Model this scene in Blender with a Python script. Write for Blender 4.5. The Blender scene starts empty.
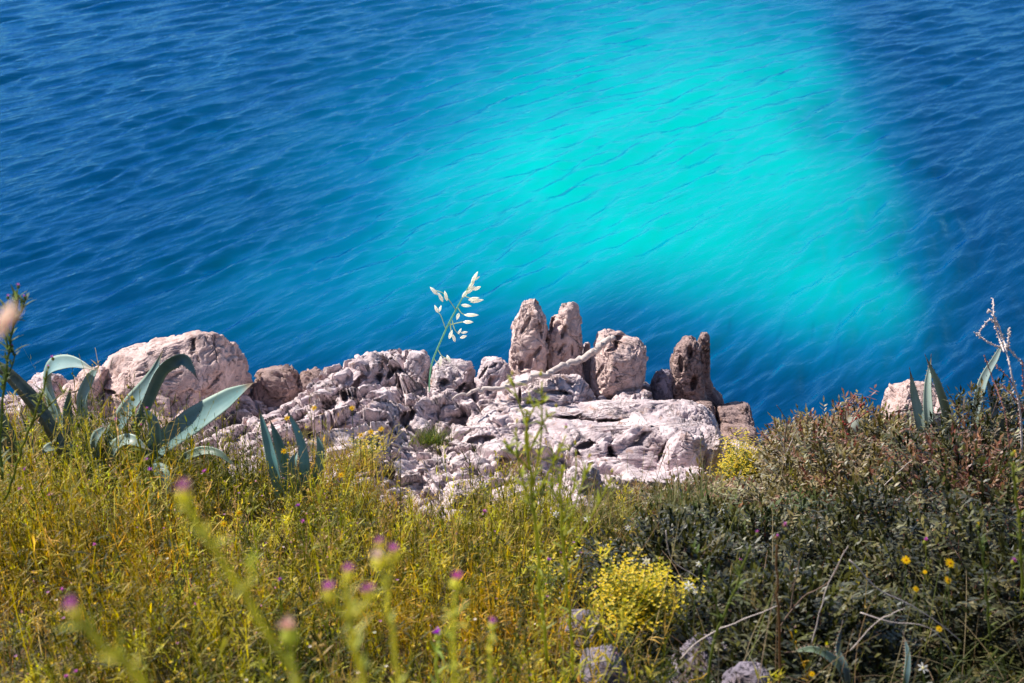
import bpy, math, random
import numpy as np
from mathutils import Vector
RS = np.random.RandomState
R = math.radians
scene = bpy.context.scene
COL = scene.collection

# ------------------------------------------------------------------ camera
FPX, PITCH, CAMZ = 1250.0, R(25), 10.0
CP, SP = math.cos(PITCH), math.sin(PITCH)
cam_d = bpy.data.cameras.new("camera")
cam = bpy.data.objects.new("camera", cam_d); COL.objects.link(cam)
cam.location = (0, 0, CAMZ); cam.rotation_euler = (math.pi/2 - PITCH, 0, 0)
cam_d.sensor_width = 36; cam_d.lens = FPX/1024*36
cam_d.clip_end = 20000; cam_d.clip_start = 0.05
cam_d.dof.use_dof = True; cam_d.dof.focus_distance = 8.6; cam_d.dof.aperture_fstop = 3.4
scene.camera = cam

def ray(px, py):
    x = (px-512)/FPX; v = -(py-341.5)/FPX
    return np.array([x, CP+v*SP, -SP+v*CP])
def P(px, py, Y):
    d = ray(px, py); return np.array([0, 0, CAMZ]) + d*(Y/d[1])
def PZ(px, py, Z):
    d = ray(px, py); return np.array([0, 0, CAMZ]) + d*((Z-CAMZ)/d[2])
def px_at(Y):          # metres per pixel near depth Y on the slope
    return (Y*CP + (0.55*Y)*SP)/FPX

# ------------------------------------------------------------------ noise
def _h(ix, iy, iz, s):
    n = (ix*374761393 + iy*668265263 + iz*2147483647 + s*1274126177) & 0xffffffff
    n = ((n ^ (n >> 13))*1274126177) & 0xffffffff
    n = (n ^ (n >> 16))
    n = (n*2246822519) & 0xffffffff
    n = n ^ (n >> 15)
    return n
def hsh(ix, iy, iz, s):
    return _h(ix, iy, iz, s).astype(np.float64)/4294967295.0
def vnoise(p, s=0):
    p = np.asarray(p, float); i = np.floor(p).astype(np.int64); f = p-i; f = f*f*f*(f*(f*6-15)+10)
    r = 0
    for dx in (0, 1):
        wx = f[:, 0] if dx else 1-f[:, 0]
        for dy in (0, 1):
            wy = f[:, 1] if dy else 1-f[:, 1]
            for dz in (0, 1):
                wz = f[:, 2] if dz else 1-f[:, 2]
                r = r + wx*wy*wz*hsh(i[:, 0]+dx, i[:, 1]+dy, i[:, 2]+dz, s)
    return r*2-1
def fbm(p, s=0, o=4, g=.5):
    a, r, q = 1, 0, np.array(p, float)
    for k in range(o):
        r = r + a*vnoise(q, s+k*17); a *= g; q = q*2.03+11.3
    return r
def worley(p, s=0):
    i = np.floor(p).astype(np.int64)
    F1 = np.full(len(p), 9.); F2 = np.full(len(p), 9.); C1 = np.zeros((len(p), 3)); I1 = np.zeros((len(p), 3), np.int64)
    for dx in (-1, 0, 1):
        for dy in (-1, 0, 1):
            for dz in (-1, 0, 1):
                j = i+np.array([dx, dy, dz])
                c = j+np.stack([hsh(j[:, 0], j[:, 1], j[:, 2], s+k) for k in (1, 2, 3)], 1)
                d = np.linalg.norm(c-p, axis=1)
                m = d < F1
                F2 = np.where(m, F1, np.minimum(F2, d))
                F1 = np.where(m, d, F1)
                C1[m] = c[m]; I1[m] = j[m]
    return F1, F2, C1, I1
def sstep(a, b, x):
    t = np.clip((x-a)/(b-a), 0, 1); return t*t*(3-2*t)
def blocks(p, size, stretch, rot, amp, tilt, groove, s, gw=.09):
    """fractured-rock offset: every cell gets its own level and tilt, cell borders are cracks"""
    q = (p @ rot)/(np.array(stretch)*size)
    q = q + .28*np.stack([fbm(q*1.3, s+50+k, 3) for k in range(3)], 1)
    F1, F2, C, I = worley(q, s)
    off = hsh(I[:, 0], I[:, 1], I[:, 2], s+7)*2-1
    t = np.stack([hsh(I[:, 0], I[:, 1], I[:, 2], s+8+k)*2-1 for k in range(3)], 1)
    d = amp*off + tilt*np.sum(t*(q-C), 1)
    return d - groove*(1-sstep(0, gw, F2-F1))
def proj(p):
    q = p-np.array([0, 0, CAMZ]); d = q[:, 1]*CP-q[:, 2]*SP
    return 512+FPX*q[:, 0]/d, 341.5-FPX*(q[:, 1]*SP+q[:, 2]*CP)/d
def hollow(p, n, holes):
    """press weathered hollows and slots into the camera-facing side of a rock"""
    px, py = proj(p); view = p-np.array([0, 0, CAMZ]); view /= np.linalg.norm(view, axis=1)[:, None]
    fr = sstep(.05, -.25, np.sum(n*view, 1)); wob = fbm(p*9, 5, 2)
    for hx, hy, rx, ry, ang, dep in holes:
        a = R(ang); dx = px-hx; dy = -(py-hy); u = (dx*math.cos(a)+dy*math.sin(a))/rx; v = (-dx*math.sin(a)+dy*math.cos(a))/ry
        r = np.sqrt(u*u+v*v)+.25*wob
        p = p+(view+np.array([0, .3, -.1]))*(dep*fr*sstep(1.15, .75, r))[:, None]
    return p
def beds(p, n, sp, step, groove, seed, warp=.22, w=.10):
    """parallel bedding / joint planes running through the rock: steps with open cracks"""
    n = np.array(n, float); n /= np.linalg.norm(n)
    s_ = p@n/sp+warp*fbm(p/sp*.35, seed, 3)+.35*hsh(*(np.floor(p/sp*.4).astype(np.int64)[:, k] for k in range(3)), seed)*0
    l = np.floor(s_).astype(np.int64); f = s_-l; z = l*0
    off = hsh(l, z, z, seed)*2-1; op = sstep(-.15, .25, vnoise(p/sp*.6+seed, seed+2)+off*.3)
    e = np.minimum(f, 1-f)
    return step*off+step*.9*(f-.5)-groove*op*(1-sstep(0, w, e))
BED, JNT, VRT = (-.62, -.25, .74), (.70, .10, .70), (.93, .32, .12)
def rotm(ax, ay, az):
    from mathutils import Euler
    return np.array(Euler((R(ax), R(ay), R(az))).to_matrix())

# ------------------------------------------------------------------ mesh helpers
def mesh(name, V, F, m, parent=None, col=None, loc=None, smooth=True):
    V = np.asarray(V, float)
    if loc is None:
        loc = (0, 0, 0)
    loc = np.asarray(loc, float)
    V = V-loc
    me = bpy.data.meshes.new(name)
    Fs = F if isinstance(F, list) else [F]
    me.vertices.add(len(V)); me.vertices.foreach_set("co", V.astype(np.float32).ravel())
    tot = sum(f.size for f in Fs); n = sum(len(f) for f in Fs)
    me.loops.add(tot); me.loops.foreach_set("vertex_index", np.concatenate([f.ravel() for f in Fs]).astype(np.int32))
    cnt = np.concatenate([np.full(len(f), f.shape[1]) for f in Fs])
    st = np.concatenate([[0], np.cumsum(cnt)[:-1]])
    me.polygons.add(n); me.polygons.foreach_set("loop_start", st.astype(np.int32))
    me.polygons.foreach_set("use_smooth", np.full(n, smooth))
    me.update(calc_edges=True); me.validate()
    if col is not None:
        a = me.color_attributes.new("col", 'FLOAT_COLOR', 'POINT')
        c = np.ones((len(V), 4), np.float32); c[:, :3] = col
        a.data.foreach_set("color", c.ravel())
    me.materials.append(m)
    o = bpy.data.objects.new(name, me); COL.objects.link(o)
    o.location = loc if parent is None else loc-np.array(parent.location)
    o.parent = parent
    return o
def tag(o, label=None, cat=None, group=None, kind=None):
    for k, v in (('label', label), ('category', cat), ('group', group), ('kind', kind)):
        if v: o[k] = v
    return o
def empty(name, loc, label, cat, group=None):
    o = bpy.data.objects.new(name, None); COL.objects.link(o); o.location = [float(c) for c in loc]
    return tag(o, label, cat, group)
class Acc:
    def __init__(s): s.V = []; s.F = {}; s.C = []; s.n = 0
    def add(s, V, F, C=(1, 1, 1)):
        V = np.asarray(V, float)
        for f in (F if isinstance(F, list) else [F]):
            s.F.setdefault(f.shape[1], []).append(f+s.n)
        s.V.append(V); s.n += len(V)
        C = np.asarray(C, float)
        s.C.append(np.broadcast_to(C, (len(V), 3)) if C.ndim == 1 else C)
    def build(s, name, m, parent=None, loc=None, smooth=True):
        return mesh(name, np.concatenate(s.V), [np.concatenate(v) for v in s.F.values()], m, parent, np.concatenate(s.C), loc, smooth)
def grid_faces(nr, nc, wrap=False):
    r = np.arange(nr-1)[:, None]; c = np.arange(nc if wrap else nc-1)[None, :]; c2 = (c+1) % nc
    return np.stack(np.broadcast_arrays(r*nc+c, r*nc+c2, (r+1)*nc+c2, (r+1)*nc+c), -1).reshape(-1, 4)
def crom(pts, n):
    pts = np.asarray(pts, float); m = len(pts)
    e = np.vstack([2*pts[0]-pts[1], pts, 2*pts[-1]-pts[-2]])
    u = np.linspace(0, m-1, n); i = np.minimum(u.astype(int), m-2); t = (u-i)[:, None]
    a, b, c, d = e[i], e[i+1], e[i+2], e[i+3]
    return .5*(2*b+(c-a)*t+(2*a-5*b+4*c-d)*t*t+(3*b-a-3*c+d)*t**3)
def tube(pts, rad, n=7, k=None, jitter=0, seed=0):
    pts = np.asarray(pts, float); k = k or max(6, len(pts)*5)
    rad = np.interp(np.linspace(0, 1, k), np.linspace(0, 1, len(rad)), rad)
    p = crom(pts, k)
    if jitter: p = p + jitter*np.stack([vnoise(np.stack([np.arange(k)*.6, np.full(k, 3.1*a), np.full(k, seed)], 1), seed) for a in range(3)], 1)
    t = np.gradient(p, axis=0); t /= np.linalg.norm(t, axis=1)[:, None]+1e-9
    a = np.cross(t, [.31, .9, .3]); a /= np.linalg.norm(a, axis=1)[:, None]+1e-9; b = np.cross(t, a)
    th = np.linspace(0, 2*np.pi, n, endpoint=False)
    V = p[:, None]+rad[:, None, None]*(np.cos(th)[None, :, None]*a[:, None]+np.sin(th)[None, :, None]*b[:, None])
    V = np.vstack([V.reshape(-1, 3), p[:1], p[-1:]])
    c = np.arange(n); c2 = (c+1) % n
    caps = np.concatenate([np.stack([c2, c, np.full(n, k*n)], 1), np.stack([(k-1)*n+c, (k-1)*n+c2, np.full(n, k*n+1)], 1)])
    return V, [grid_faces(k, n, True), caps]
def ellip(c, d, L, W, n=8, k=6, shape=1.0):
    """spindle along direction d"""
    c = np.asarray(c, float); d = np.asarray(d, float); d = d/np.linalg.norm(d)
    t = np.linspace(0, 1, k+2)
    return tube([c+d*L*x for x in t], list(W*np.clip(np.sin(np.pi*t)**.7*(1-(t-.5)*.5*shape), .04, 2)), n, k=k*2)

# vectorised blades (tapered curved ribbons)
def blades(base, L, W, az, lean, bend, seg=3, col=None, prof=None, waz=None):
    N = len(base); L = np.broadcast_to(L, N); W = np.broadcast_to(W, N); lean = np.broadcast_to(lean, N); bend = np.broadcast_to(bend, N)
    h = np.stack([np.cos(az), np.sin(az), np.zeros(N)], 1); up = np.array([0, 0, 1.])
    waz = az+np.pi/2 if waz is None else waz
    w = np.stack([np.cos(waz), np.sin(waz), np.zeros(N)], 1)
    V = np.zeros((N, seg+1, 2, 3))
    for k in range(seg+1):
        t = k/seg; a = lean+bend*t
        if k == 0: pos = base.copy()
        else:
            am = lean+bend*(t-.5/seg)
            pos = pos + (L/seg)[:, None]*(h*np.sin(am)[:, None]+up*np.cos(am)[:, None])
        ww = W*(prof[k] if prof is not None else (1-t*.95))
        V[:, k, 0] = pos-w*(ww/2)[:, None]; V[:, k, 1] = pos+w*(ww/2)[:, None]
    i = np.arange(N)[:, None]*(2*(seg+1)); k = np.arange(seg)[None]*2
    F = np.stack([i+k, i+k+1, i+k+3, i+k+2], -1).reshape(-1, 4)
    C = None if col is None else np.repeat(col, 2*(seg+1), 0)
    return V.reshape(-1, 3), F, C
def bpoint(base, L, az, lean, bend, t, steps=6):
    N = len(base); h = np.stack([np.cos(az), np.sin(az), np.zeros(N)], 1); p = base.copy()
    for k in range(steps):
        a = lean+bend*t*(k+.5)/steps
        p = p+(L*t/steps)[:, None]*(h*np.sin(a)[:, None]+np.array([0, 0, 1.])*np.cos(a)[:, None])
    return p
def pal(rs, N, cols, wts, var=.25):
    cols = np.array(cols); i = rs.choice(len(cols), N, p=np.array(wts)/np.sum(wts))
    return np.clip(cols[i]*(1+var*(rs.rand(N, 1)*2-1))*(1+.08*(rs.rand(N, 3)*2-1)), 0, 1)

# ------------------------------------------------------------------ materials
def newmat(name):
    m = bpy.data.materials.new(name); m.use_nodes = True; nt = m.node_tree; nt.nodes.clear()
    out = nt.nodes.new('ShaderNodeOutputMaterial')
    return m, nt, out
def nd(nt, t, ins=None, **kw):
    n = nt.nodes.new(t)
    for k, v in kw.items(): setattr(n, k, v)
    for k, v in (ins or {}).items():
        if isinstance(v, bpy.types.NodeSocket): nt.links.new(v, n.inputs[k])
        else: n.inputs[k].default_value = v
    return n
def ramp(nt, fac, stops):
    n = nd(nt, 'ShaderNodeValToRGB', {'Fac': fac}); e = n.color_ramp.elements
    while len(e) < len(stops): e.new(.5)
    for x, (p, c) in zip(e, stops): x.position = p; x.color = (*c, 1)
    return n.outputs['Color']
def mixc(nt, f, a, b, mode='MIX'):
    n = nt.nodes.new('ShaderNodeMix'); n.data_type = 'RGBA'; n.blend_type = mode
    for s, v in ((n.inputs[0], f), (n.inputs[6], a), (n.inputs[7], b)):
        if isinstance(v, bpy.types.NodeSocket): nt.links.new(v, s)
        else: s.default_value = v if not isinstance(v, tuple) else (*v, 1)
    return n.outputs[2]

def leaf_mat(name, rough=.55, transl=.35, spec=.35):
    m, nt, out = newmat(name)
    a = nd(nt, 'ShaderNodeAttribute', attribute_name='col')
    d = nd(nt, 'ShaderNodeBsdfDiffuse', {'Color': a.outputs['Color']})
    hs = nd(nt, 'ShaderNodeHueSaturation', {'Color': a.outputs['Color'], 'Value': 1.5, 'Saturation': 1.1})
    t = nd(nt, 'ShaderNodeBsdfTranslucent', {'Color': hs.outputs['Color']})
    x = nd(nt, 'ShaderNodeMixShader', {0: transl, 1: d.outputs[0], 2: t.outputs[0]})
    g = nd(nt, 'ShaderNodeBsdfGlossy', {'Roughness': rough, 'Color': (.8, .8, .8, 1)})
    fr = nd(nt, 'ShaderNodeFresnel', {'IOR': 1.4})
    mf = nd(nt, 'ShaderNodeMath', {0: fr.outputs[0], 1: spec}, operation='MULTIPLY')
    y = nd(nt, 'ShaderNodeMixShader', {0: mf.outputs[0], 1: x.outputs[0], 2: g.outputs[0]})
    nt.links.new(y.outputs[0], out.inputs[0]); return m
M_leaf = leaf_mat('leaf', .6, .5, .04); M_shrub = leaf_mat('shrub_leaf', .5, .3, .12); M_petal = leaf_mat('petal', .7, .5, .1)

def rock_mat(name, pink, grey, stain, dark, dk=.45):
    m, nt, out = newmat(name)
    g = nd(nt, 'ShaderNodeNewGeometry'); p = g.outputs['Position']
    n1 = nd(nt, 'ShaderNodeTexNoise', {'Vector': p, 'Scale': 3.2, 'Detail': 8, 'Roughness': .62, 'Distortion': .6})
    n2 = nd(nt, 'ShaderNodeTexNoise', {'Vector': p, 'Scale': 9, 'Detail': 7, 'Roughness': .62, 'Distortion': .8})
    n3 = nd(nt, 'ShaderNodeTexNoise', {'Vector': p, 'Scale': 70, 'Detail': 6, 'Roughness': .7})
    c = ramp(nt, n1.outputs[0], [(.35, grey), (.6, pink)])
    light = tuple(min(1, x*1.3) for x in pink)
    c = mixc(nt, ramp(nt, n2.outputs[0], [(.48, (0, 0, 0)), (.62, (.8, .8, .8))]), c, light)
    c = mixc(nt, ramp(nt, n2.outputs[0], [(.33, (.75, .75, .75)), (.43, (0, 0, 0))]), c, stain)
    mp = nd(nt, 'ShaderNodeMapping', {'Vector': p, 'Scale': (1, 1, .45), 'Rotation': (.3, .6, .2)})
    v = nd(nt, 'ShaderNodeTexNoise', {'Vector': mp.outputs[0], 'Scale': 6.5, 'Detail': 9, 'Roughness': .68, 'Distortion': 1.6})
    vd = nd(nt, 'ShaderNodeMath', {0: v.outputs[0], 1: .5}, operation='SUBTRACT')
    va = nd(nt, 'ShaderNodeMath', {0: vd.outputs[0]}, operation='ABSOLUTE')
    crack = ramp(nt, va.outputs[0], [(0, (1, 1, 1)), (.012, (0, 0, 0))])
    cm = nd(nt, 'ShaderNodeMath', {0: crack, 1: ramp(nt, n1.outputs[0], [(.5, (0, 0, 0)), (.58, (1, 1, 1))])}, operation='MULTIPLY')
    c = mixc(nt, nd(nt, 'ShaderNodeMath', {0: cm.outputs[0], 1: .5}, operation='MULTIPLY').outputs[0], c, dark)
    c = mixc(nt, ramp(nt, n3.outputs[0], [(.3, (dk, dk, dk)), (.46, (0, 0, 0))]), c, dark)
    b = nd(nt, 'ShaderNodeBsdfPrincipled', {'Base Color': c, 'Roughness': .92})
    b.inputs['Specular IOR Level'].default_value = .25
    vo = nd(nt, 'ShaderNodeTexVoronoi', {'Vector': mixc(nt, .08, p, n2.outputs[1]), 'Scale': 14.0}, feature='F1')
    h0 = nd(nt, 'ShaderNodeMath', {0: vo.outputs['Distance'], 1: -.35}, operation='MULTIPLY')
    h1 = nd(nt, 'ShaderNodeMath', {0: n2.outputs[0], 1: .45, 2: h0.outputs[0]}, operation='MULTIPLY_ADD')
    h2 = nd(nt, 'ShaderNodeMath', {0: n3.outputs[0], 1: .28, 2: h1.outputs[0]}, operation='MULTIPLY_ADD')
    h3 = nd(nt, 'ShaderNodeMath', {0: cm.outputs[0], 1: -.5, 2: h2.outputs[0]}, operation='MULTIPLY_ADD')
    bp = nd(nt, 'ShaderNodeBump', {'Height': h3.outputs[0], 'Strength': 1.0, 'Distance': .03})
    nt.links.new(bp.outputs[0], b.inputs['Normal']); nt.links.new(b.outputs[0], out.inputs[0]); return m
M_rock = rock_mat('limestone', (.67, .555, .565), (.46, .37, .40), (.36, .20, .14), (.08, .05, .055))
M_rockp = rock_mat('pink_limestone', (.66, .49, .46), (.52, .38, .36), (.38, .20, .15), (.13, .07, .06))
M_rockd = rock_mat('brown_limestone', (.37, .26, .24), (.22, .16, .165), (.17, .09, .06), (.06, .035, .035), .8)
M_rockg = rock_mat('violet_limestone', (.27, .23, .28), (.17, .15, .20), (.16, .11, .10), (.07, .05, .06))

def plain_mat(name, c1, c2, scale, rough=.9, bump=.01):
    m, nt, out = newmat(name)
    g = nd(nt, 'ShaderNodeNewGeometry')
    n = nd(nt, 'ShaderNodeTexNoise', {'Vector': g.outputs['Position'], 'Scale': scale, 'Detail': 6, 'Roughness': .7})
    b = nd(nt, 'ShaderNodeBsdfPrincipled', {'Base Color': ramp(nt, n.outputs[0], [(.35, c1), (.65, c2)]), 'Roughness': rough})
    bp = nd(nt, 'ShaderNodeBump', {'Height': n.outputs[0], 'Strength': .8, 'Distance': bump})
    nt.links.new(bp.outputs[0], b.inputs['Normal']); nt.links.new(b.outputs[0], out.inputs[0]); return m
M_soil = plain_mat('soil', (.05, .035, .02), (.17, .12, .07), 14, bump=.03)
M_wood = plain_mat('bleached_wood', (.42, .34, .32), (.68, .58, .54), 40, bump=.004)
M_twig = plain_mat('twig', (.12, .08, .06), (.26, .17, .13), 60, bump=.002)
M_pale = plain_mat('pale_dry_stem', (.62, .48, .44), (.85, .72, .68), 90, bump=.002)
M_redtwig = plain_mat('reddish_twig', (.25, .10, .08), (.42, .2, .16), 60, bump=.002)

def agave_mat():
    m, nt, out = newmat('agave_leaf')
    a = nd(nt, 'ShaderNodeAttribute', attribute_name='col')
    g = nd(nt, 'ShaderNodeNewGeometry')
    n = nd(nt, 'ShaderNodeTexNoise', {'Vector': g.outputs['Position'], 'Scale': 9, 'Detail': 6, 'Roughness': .65})
    n2 = nd(nt, 'ShaderNodeTexNoise', {'Vector': g.outputs['Position'], 'Scale': 60, 'Detail': 4, 'Roughness': .65})
    c = mixc(nt, ramp(nt, n.outputs[0], [(.4, (0, 0, 0)), (.7, (.22, .22, .22))]), a.outputs['Color'], (.36, .46, .42))
    c = mixc(nt, ramp(nt, n2.outputs[0], [(.3, (.6, .6, .6)), (.4, (0, 0, 0))]), c, (.16, .13, .08))
    b = nd(nt, 'ShaderNodeBsdfPrincipled', {'Base Color': c, 'Roughness': .48})
    nt.links.new(b.outputs[0], out.inputs[0]); return m
M_agave = agave_mat()

# ------------------------------------------------------------------ ground
RIMPX = [-400, 0, 60, 100, 240, 290, 320, 345, 375, 403, 410, 430, 470, 500, 600, 660, 692, 712, 722, 757, 800, 1100, 1400]
RIMPY = [400, 398, 398, 400, 398, 392, 381, 367, 353, 348, 355, 366, 378, 378, 386, 394, 400, 412, 424, 446, 452, 452, 452]
RY = 9.0
def rim_px(x): return 512 + x*FPX/(RY*CP+4.8*SP)
def rim_z(x):
    py = np.interp(rim_px(x), RIMPX, RIMPY); v = -(py-341.5)/FPX
    return CAMZ + RY*(-SP+v*CP)/(CP+v*SP)
def zg(x, y):
    x = np.asarray(x, float); y = np.asarray(y, float)
    z = np.where(y < 0, 8.2+(-y)*.12, 8.2-.38*y)
    z = np.where(y > 7, 5.54-.27*(y-7), z)
    z = np.minimum(z, 14+0*z)
    z = z + .26*sstep(-.6, -2.6, x)*sstep(3.5, 6.2, y)*sstep(9, 8, y)
    q = np.stack([x*.8, y*.8, x*0], -1).reshape(-1, 3)
    z = z + .06*fbm(q, 5, 3).reshape(z.shape)
    ry = 8.75+.25*np.sin(x*1.3)+.0*x
    z = z - 3.2*np.maximum(y-ry, 0)
    return np.maximum(z, -7)
xs = np.concatenate([-np.geomspace(700, 5, 28), np.linspace(-4.8, 4.8, 200), np.geomspace(5, 700, 28)])
ys = np.concatenate([-np.geomspace(900, 1.2, 30), np.linspace(-1, 9.5, 230), np.linspace(9.6, 14, 60), np.geomspace(14.5, 60, 8)])
X, Yg = np.meshgrid(xs, ys)
tag(mesh('ground', np.stack([X, Yg, zg(X, Yg)], -1).reshape(-1, 3), grid_faces(len(ys), len(xs)), M_soil), kind='structure')

# ------------------------------------------------------------------ sea bed and sea
SEAB = -4.0
bx = np.concatenate([-np.geomspace(4000, 70, 20), np.linspace(-66, 66, 260), np.geomspace(70, 4000, 20)])
by = np.concatenate([np.linspace(-100, 14, 12), np.linspace(15, 150, 270), np.geomspace(155, 6000, 20)])
X, Yb = np.meshgrid(bx, by)
sand = np.zeros_like(X)
# outline of the sandy patch on the sea floor, blurred by the water above it
dep = np.maximum(Yb*CP+(CAMZ-SEAB)*SP, .1); PX = 512+FPX*X/dep
PY = 341.5-FPX*(Yb*SP-(CAMZ-SEAB)*CP)/dep
def ga(cx, cy, rx, ry, ang, w, e=2.):
    a = R(ang); u = (PX-cx)*math.cos(a)+(PY-cy)*math.sin(a); v = -(PX-cx)*math.sin(a)+(PY-cy)*math.cos(a)
    return w*np.exp(-(((u/rx)**2+(v/ry)**2)**(e/2)))
wob = 30*vnoise(np.stack([PX/90, PY/60, PX*0], -1).reshape(-1, 3), 8).reshape(X.shape)
PX = PX+wob; PY = PY+wob*.4
sand = ga(748, 180, 205, 150, 4, .86, 2.5)+ga(555, 175, 190, 90, 5, .30)+ga(640, 10, 240, 120, 0, .34)+ga(430, 195, 190, 105, -25, .25)+ga(870, 285, 110, 45, 5, .3)+ga(470, 275, 230, 55, 0, .18)
er = np.interp(PY, [-100, 60, 130, 240, 340], [850, 858, 875, 945, 965])
sand *= 1-sstep(-70, 80, PX-er)
eb = np.interp(PX, [300, 480, 650, 800, 950], [330, 312, 296, 318, 328])
sand *= 1-sstep(-60, 32, PY-eb)*.93
sand = np.where((Yb > 12) & (PY > -400), sand, 0)
nz = fbm(np.stack([X*.09, Yb*.05, X*0], -1).reshape(-1, 3), 3, 4).reshape(X.shape)
sand = np.clip(sand*(1+.14*nz), 0, 1)
zb = SEAB-1.5*(1-sand)+.15*nz
zb = np.where(Yb < 14, -6.5, zb)
m, nt, out = newmat('sea_floor')
a = nd(nt, 'ShaderNodeAttribute', attribute_name='col')
n = nd(nt, 'ShaderNodeTexNoise', {'Vector': nd(nt, 'ShaderNodeNewGeometry').outputs['Position'], 'Scale': .5, 'Detail': 6, 'Roughness': .6})
f = nd(nt, 'ShaderNodeMath', {0: n.outputs[0], 1: .10, 2: a.outputs['Fac']}, operation='MULTIPLY_ADD')
f2 = nd(nt, 'ShaderNodeMath', {0: f.outputs[0], 1: .05}, operation='SUBTRACT')
c = ramp(nt, f2.outputs[0], [(0, (.02, .040, .095)), (.3, (.10, .17, .30)), (.6, (.26, .41, .47)), (1, (.52, .64, .57))])
b = nd(nt, 'ShaderNodeBsdfDiffuse', {'Color': c}); nt.links.new(b.outputs[0], out.inputs[0])
tag(mesh('seabed', np.stack([X, Yb, zb], -1).reshape(-1, 3), grid_faces(len(by), len(bx)), m, col=np.repeat(sand.reshape(-1, 1), 3, 1)), kind='structure')

rs = RS(4)
sx = np.concatenate([-np.geomspace(60, .62, 24), np.linspace(-.6, .6, 720), np.geomspace(.62, 60, 24)])
yy = [9.5]
while yy[-1] < 110: yy.append(yy[-1]+.0026*yy[-1]+.012)
sy = np.concatenate([np.linspace(-300, 9, 10), yy, np.geomspace(112, 9000, 40)])
S, Y = np.meshgrid(sx, sy); X = S*np.maximum(Y+4, 12)
Z = np.zeros_like(X)
wv = [(lam, R(rs.normal(2, 13 if lam < 1.0 else 10))) for lam in np.geomspace(.26, 1.9, 84)]
env = .75+.45*vnoise(np.stack([X*.16, Y*.16, X*0], -1).reshape(-1, 3), 77).reshape(X.shape)
env2 = .8+.6*vnoise(np.stack([X*.5+Y*.2, Y*.5-X*.2, X*0+4], -1).reshape(-1, 3), 78).reshape(X.shape)
wx = X+.10*vnoise(np.stack([X*.3, Y*.3, X*0], -1).reshape(-1, 3), 90).reshape(X.shape)
hh_ = 22*np.tanh((Y-30)/26); hh_ = np.where(hh_ < 0, hh_*.15, hh_)
UU = (wx*(1-.020*hh_)-.68*Y)/1.2; WW = (.68*wx+Y)/1.2
for lam, a in wv:
    k = 2*math.pi/lam; ph = rs.rand()*6.28
    fade = np.clip(1.6-(.0026*Y)*5.2/lam, 0, 1)
    th = k*(UU*math.cos(a)+WW*math.sin(a))+ph
    slope = .070 if lam < .8 else (.050 if lam < 1.3 else .020)
    Z += slope/k*(np.sin(th)+.25*np.sin(2*th+.6))*fade*(env2 if lam < 1.2 else env)
Z *= np.clip(1.2-np.abs(S)*.9, 0, 1)*np.interp(Y, [12, 22, 40, 60], [.62, .72, 1.2, 1.5])
m, nt, out = newmat('sea_water')
g = nd(nt, 'ShaderNodeNewGeometry')
mr = nd(nt, 'ShaderNodeMapping', {'Vector': g.outputs['Position'], 'Rotation': (0, 0, R(-54))})
mp = nd(nt, 'ShaderNodeMapping', {'Vector': mr.outputs[0], 'Scale': (.42, 1.9, 1)})
n1 = nd(nt, 'ShaderNodeTexNoise', {'Vector': mp.outputs[0], 'Scale': 3.2, 'Detail': 3, 'Roughness': .55, 'Distortion': .5})
bp = nd(nt, 'ShaderNodeBump', {'Height': n1.outputs[0], 'Strength': .55, 'Distance': .08})
ior = nd(nt, 'ShaderNodeMath', {0: g.outputs['Backfacing'], 1: -.578, 2: 1.33}, operation='MULTIPLY_ADD')
fr = nd(nt, 'ShaderNodeFresnel', {'IOR': ior.outputs[0], 'Normal': bp.outputs[0]})
gl = nd(nt, 'ShaderNodeBsdfGlossy', {'Color': (.27, .64, 1, 1), 'Roughness': .02, 'Normal': bp.outputs[0]})
tr = nd(nt, 'ShaderNodeBsdfTransparent', {'Color': (0, .93, .91, 1)})
df = nd(nt, 'ShaderNodeBsdfDiffuse', {'Color': (0, .105, .42, 1), 'Normal': bp.outputs[0]})
mx = nd(nt, 'ShaderNodeMixShader', {0: .17, 1: tr.outputs[0], 2: df.outputs[0]})
m2 = nd(nt, 'ShaderNodeMixShader', {0: fr.outputs[0], 1: mx.outputs[0], 2: gl.outputs[0]})
nt.links.new(m2.outputs[0], out.inputs[0])
tag(mesh('sea', np.stack([X, Y, Z], -1).reshape(-1, 3), grid_faces(len(sy), len(sx)), m), kind='structure')

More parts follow.
